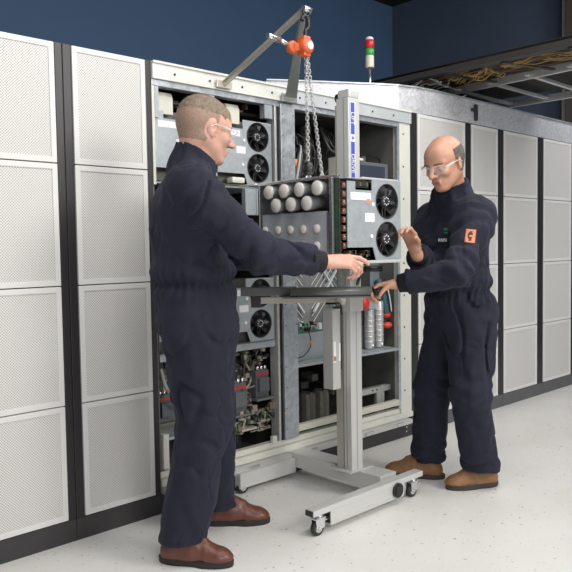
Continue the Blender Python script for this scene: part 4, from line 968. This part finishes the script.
    C.seg(nk-.03*nd, nk+.10*nd, .062*b_, .070*b_, .0, op='s')
    Vc, Fc = C.mesh(); cov = np_mesh('coverall', Vc, Fc, M_navy, t)
    for q in 'nf':
        ax = nrm(J['wr'+q]-J['el'+q]); a0 = J['wr'+q]-.060*ax; Q = MB(); rs = []
        Q.tube([Vector(a0-.01*ax), Vector(a0+.002*ax), Vector(a0+.016*ax), Vector(a0+.03*ax), Vector(a0+.054*ax)], [.048*b_, .047*b_, .046, .043, .040], 24); Q.build('cuff', M_cuff, t)
    for bt in boots: boot(t, **bt)
    # ---- safety glasses
    hp = lambda a, b, d: Vector(J['head']+HS*(a*fh_+b*lh+d*uh))
    g = MB()
    for q in (-1, 1):
        g.tube([hp(-.022, q*.086, -.006), hp(.0, q*.086, .008), hp(.04, q*.082, .011), hp(.083, q*.072, .010)], .0018, 8, smooth_n=4)
        g.bar(hp(.035, q*.0825, .011), hp(.088, q*.071, .010), .002, .009, up=Vector(uh))
    g.tube([hp(.090, -.068, .021), hp(.118, -.035, .024), hp(.128, 0, .022), hp(.118, .035, .024), hp(.090, .068, .021)], .0011, 8, smooth_n=5)
    go = g.build('safety_glasses', mat('clear_white_plastic', (.72, .70, .68), .2, alpha=.75), t)
    bm = bmesh.new(); G = {}
    for i in range(17):
        y_ = -.070+.140*i/16; xx = .128-.038*(abs(y_)/.07)**1.7
        for j, z_ in enumerate((-.020, -.008, .006, .021)):
            zz = z_+(.010*gauss(np.array(y_), .012) if j == 0 else 0); G[i, j] = bm.verts.new(hp(xx+.001*(j == 2), y_, float(zz)))
    for i in range(16):
        for j in range(3): bm.faces.new((G[i, j], G[i+1, j], G[i+1, j+1], G[i, j+1])).smooth = True
    mb = MB(); mb.bm.free(); mb.bm = bm
    lens = mb.build('lens', mat('clear_lens', (.95, .96, .97), .03, alpha=.07), go); md = lens.modifiers.new('s', 'SOLIDIFY'); md.thickness = .0015
    return t, cov, body, (fh_, lh, uh)
def nrm_rows(A): return A/np.maximum(np.linalg.norm(A, axis=1), 1e-9)[:, None]
def yaw(a): return V(math.cos(R_(a)), math.sin(R_(a)), 0)

# ---------------- left man: profile to the right, right arm reaching to the module
def hair_crop(p):
    x, y, z = p.T; z = z+.010*snoise(p, 150, 1); top = np.clip((z-.046)/.03, 0, 1)*(x < .070+.05*(z-.08)); ay = abs(y)
    side = np.clip((z+.035-.25*np.clip(-x-.05, 0, .05))/.02, 0, 1)*(x < .012-.0*z)*np.clip((.03-x)/.02, 0, 1); back = (x < -.02)*(z > -.062)*np.clip((z+.062)/.03, 0, 1)
    ear = 1-np.clip(1.6-np.sqrt(((x+.010)/.026)**2+((z+.008)/.040)**2), 0, 1)*(ay > .060)
    return top*(.5+.5*(x < .045))*ear
def stub_side(p):
    x, y, z = p.T; ay = abs(y); ear = (((x+.010)/.026)**2+((z+.008)/.040)**2 > 1)|(ay < .060)
    return (((z > -.035-.25*np.clip(-x-.03, 0, .08))&(x < .016))|((x < -.02)&(z > -.060)))*ear*(z < .075)*1.0
def hair_ring(p):
    x, y, z = p.T; ay = abs(y); ear = 1-np.clip(1.6-np.sqrt(((x+.010)/.026)**2+((z+.008)/.040)**2), 0, 1)*(ay > .060)
    band = np.clip((z+.052)/.02, 0, 1)*np.clip((.068-z-.0*x)/.02, 0, 1)*((x < -.035)|(ay > .055))*np.clip((.012-x)/.018, 0, 1)
    return band*.55*ear*((x < .0)|(z > -.01))
hair_l = mat('hair_short_greyblond', (.23, .175, .13), .75, noise_s=60, noise_a=.35, bump=.6, bump_s=250)
hair_r = mat('hair_dark_grey', (.12, .10, .09), .75, noise_s=60, noise_a=.4, bump=.6, bump_s=250)
JL = dict(head=(1.742, -.475, 1.672), neck=(1.700, -.440, 1.530), collar=(1.718, -.452, 1.575), chest=(1.670, -.445, 1.330), waist=(1.690, -.450, 1.075), hip=(1.695, -.450, .955),
          shn=(1.570, -.610, 1.425), eln=(1.745, -.790, 1.185), wrn=(1.995, -.868, 1.150), shf=(1.840, -.300, 1.425), elf=(1.935, -.400, 1.200), wrf=(1.955, -.590, 1.172),
          hpn=(1.650, -.525, .90), hpf=(1.750, -.385, .90), knn=(1.668, -.530, .54), knf=(1.810, -.380, .52), cun=(1.588, -.485, .095), cuf=(1.890, -.300, .095), ann=(1.575, -.480, .085), anf=(1.912, -.280, .085))
brown = mat('boot_leather_brown', (.130, .042, .028), .38, noise_s=40, noise_a=.12); tan_ = mat('boot_leather_tan', (.25, .125, .055), .6, noise_s=40, noise_a=.15)
solem = mat('sole_black', (.020, .018, .018), .6); soler = mat('sole_brown', (.045, .035, .030), .6)
manL = person('standing man with short cropped hair in dark navy coverall, seen in profile on the left', (1.72, -.45, 0), JL, yaw(-38), nrm(yaw(-10)+V(0, 0, -.24)), (0, 0, 1), skin_l, hair_crop, hair_l,
    H=dict(ctilt=.62, kn=.8, cu=.5), stubfn=stub_side, stubm=mat('stubble_side', (.31, .205, .150), .7, noise_s=160, noise_a=.2), HS=1.04, build=1.06, seed=3,
    hands=[dict(w=V(2.000, -.872, 1.150), d=V(.80, -.55, .02), n=V(.2, .5, -.75), th=V(.3, .5, 1), curl=(.30, .75, .9, 1.0), thumb=(.40, .35), s=1.06),
           dict(w=V(1.955, -.592, 1.172), d=V(.45, -.80, .05), n=V(.3, .1, -.9), th=V(1, .2, 0), curl=(.3, .3, .3, .35))],
    boots=[dict(heel=(1.522, -.418), toe=(1.692, -.655), leather=brown, solem=solem, laces=M_dk), dict(heel=(1.862, -.235), toe=(2.085, -.430), leather=brown, solem=solem, laces=M_dk)],
    legr=dict(n=(.138, .102, .092), f=(.135, .100, .086)))
# ---------------- right man: bald, turned three quarters to the camera, bending to the cart
JR = dict(head=(2.815, -.855, 1.582), neck=(2.945, -.810, 1.440), collar=(2.902, -.833, 1.497), chest=(2.990, -.790, 1.240), waist=(3.070, -.760, .985), hip=(3.105, -.750, .880),
          shn=(2.905, -.965, 1.335), eln=(2.680, -1.010, 1.085), wrn=(2.565, -.775, 1.040), shf=(3.035, -.650, 1.338), elf=(2.850, -.740, 1.100), wrf=(2.600, -.855, 1.172),
          hpn=(3.075, -.830, .845), hpf=(3.150, -.680, .845), knn=(3.020, -.860, .50), knf=(3.080, -.600, .49), cun=(3.130, -.850, .095), cuf=(3.085, -.565, .095), ann=(3.165, -.850, .085), anf=(3.085, -.580, .085))
manR = person('bald man in dark navy coverall with an orange sleeve patch, leaning to the lift', (3.07, -.72, 0), JR, yaw(152), nrm(yaw(178)+V(0, 0, -.46)), (0, 0, 1), skin_r, hair_ring, hair_r,
    H=dict(ctilt=.45, kn=1.1, cu=1.7), HS=.955, build=1.02, seed=8, slim=.95,
    hands=[dict(w=V(2.556, -.772, 1.040), d=V(-.72, .62, -.12), n=V(-.25, -.1, -.95), th=V(-.7, -.7, -.1), curl=(.85, .9, .95, 1.0), thumb=(.7, .5), s=.95),
           dict(w=V(2.585, -.858, 1.185), d=V(-.42, .0, .72), n=V(-.85, -.15, -.45), th=V(-.2, -1, .2), s=.93, curl=(.62, .68, .74, .8), thumb=(.5, .5))],
    boots=[dict(heel=(3.215, -.892), toe=(2.985, -.745), leather=tan_, solem=soler, laces=M_dk), dict(heel=(3.115, -.645), toe=(2.965, -.375), leather=tan_, solem=soler, laces=M_dk)],
    legr=dict(n=(.130, .095, .088), f=(.128, .092, .085)))

# sleeve patch and chest marks of the right man
def at_cam(P, off=0): c = SC.camera.matrix_world.translation; return (c-Vector(P)).normalized()
bpy.context.view_layer.update()
pc = Vector((2.750, -1.03, 1.246)); n_ = at_cam(pc); rt = Vector((0, 0, 1)).cross(n_).normalized(); u_ = n_.cross(rt); rt2 = (rt*math.cos(.12)-u_*math.sin(.12)); u2 = n_.cross(rt2)
cov = manR[1]; pt_ = manR[0]
on_surface(cov, pc, n_, rt2, u2, .044, .058, 8, 10, .0025, 'sleeve_patch', mat('patch_orange', (.62, .22, .12), .7), pt_)
def fig(x, y): return (.25 < x < .75 and .15 < y < .85) and ((abs(x-.42-.12*math.sin(y*9)) < .10) or (y < .42 and abs(x-.35-.6*y) < .10) or (.60 < y < .72 and x > .3))
on_surface(cov, pc, n_, rt2, u2, .044, .058, 22, 28, .0042, 'patch_figure', mat('patch_black', (.02, .018, .02), .7), pt_, fig)
pg = Vector((2.759, -.90, 1.272))
on_surface(cov, pg, at_cam(pg), rt, u_, .020, .026, 12, 12, .0025, 'chest_logo', mat('logo_green', (.02, .17, .09), .7), pt_, lambda x, y: abs(y-.42) > .07)
pw = Vector((2.735, -.90, 1.231))
LET = {'R': ('110', '101', '110', '101', '101'), 'L': ('100', '100', '100', '100', '111'), 'U': ('101', '101', '101', '101', '111'), 'S': ('111', '100', '111', '001', '111')}
def word(w):
    rows = [''.join(LET[c][k]+'0' for c in w) for k in range(5)]; n = len(rows[0])
    return (lambda x, y: rows[min(4, int((1-y)*5))][min(n-1, int(x*n))] == '1'), n
wf, wn = word('RUS'); on_surface(cov, pw, at_cam(pw), rt, u_, .042, .014, wn*2, 10, .0025, 'chest_lettering', M_white, pt_, wf)
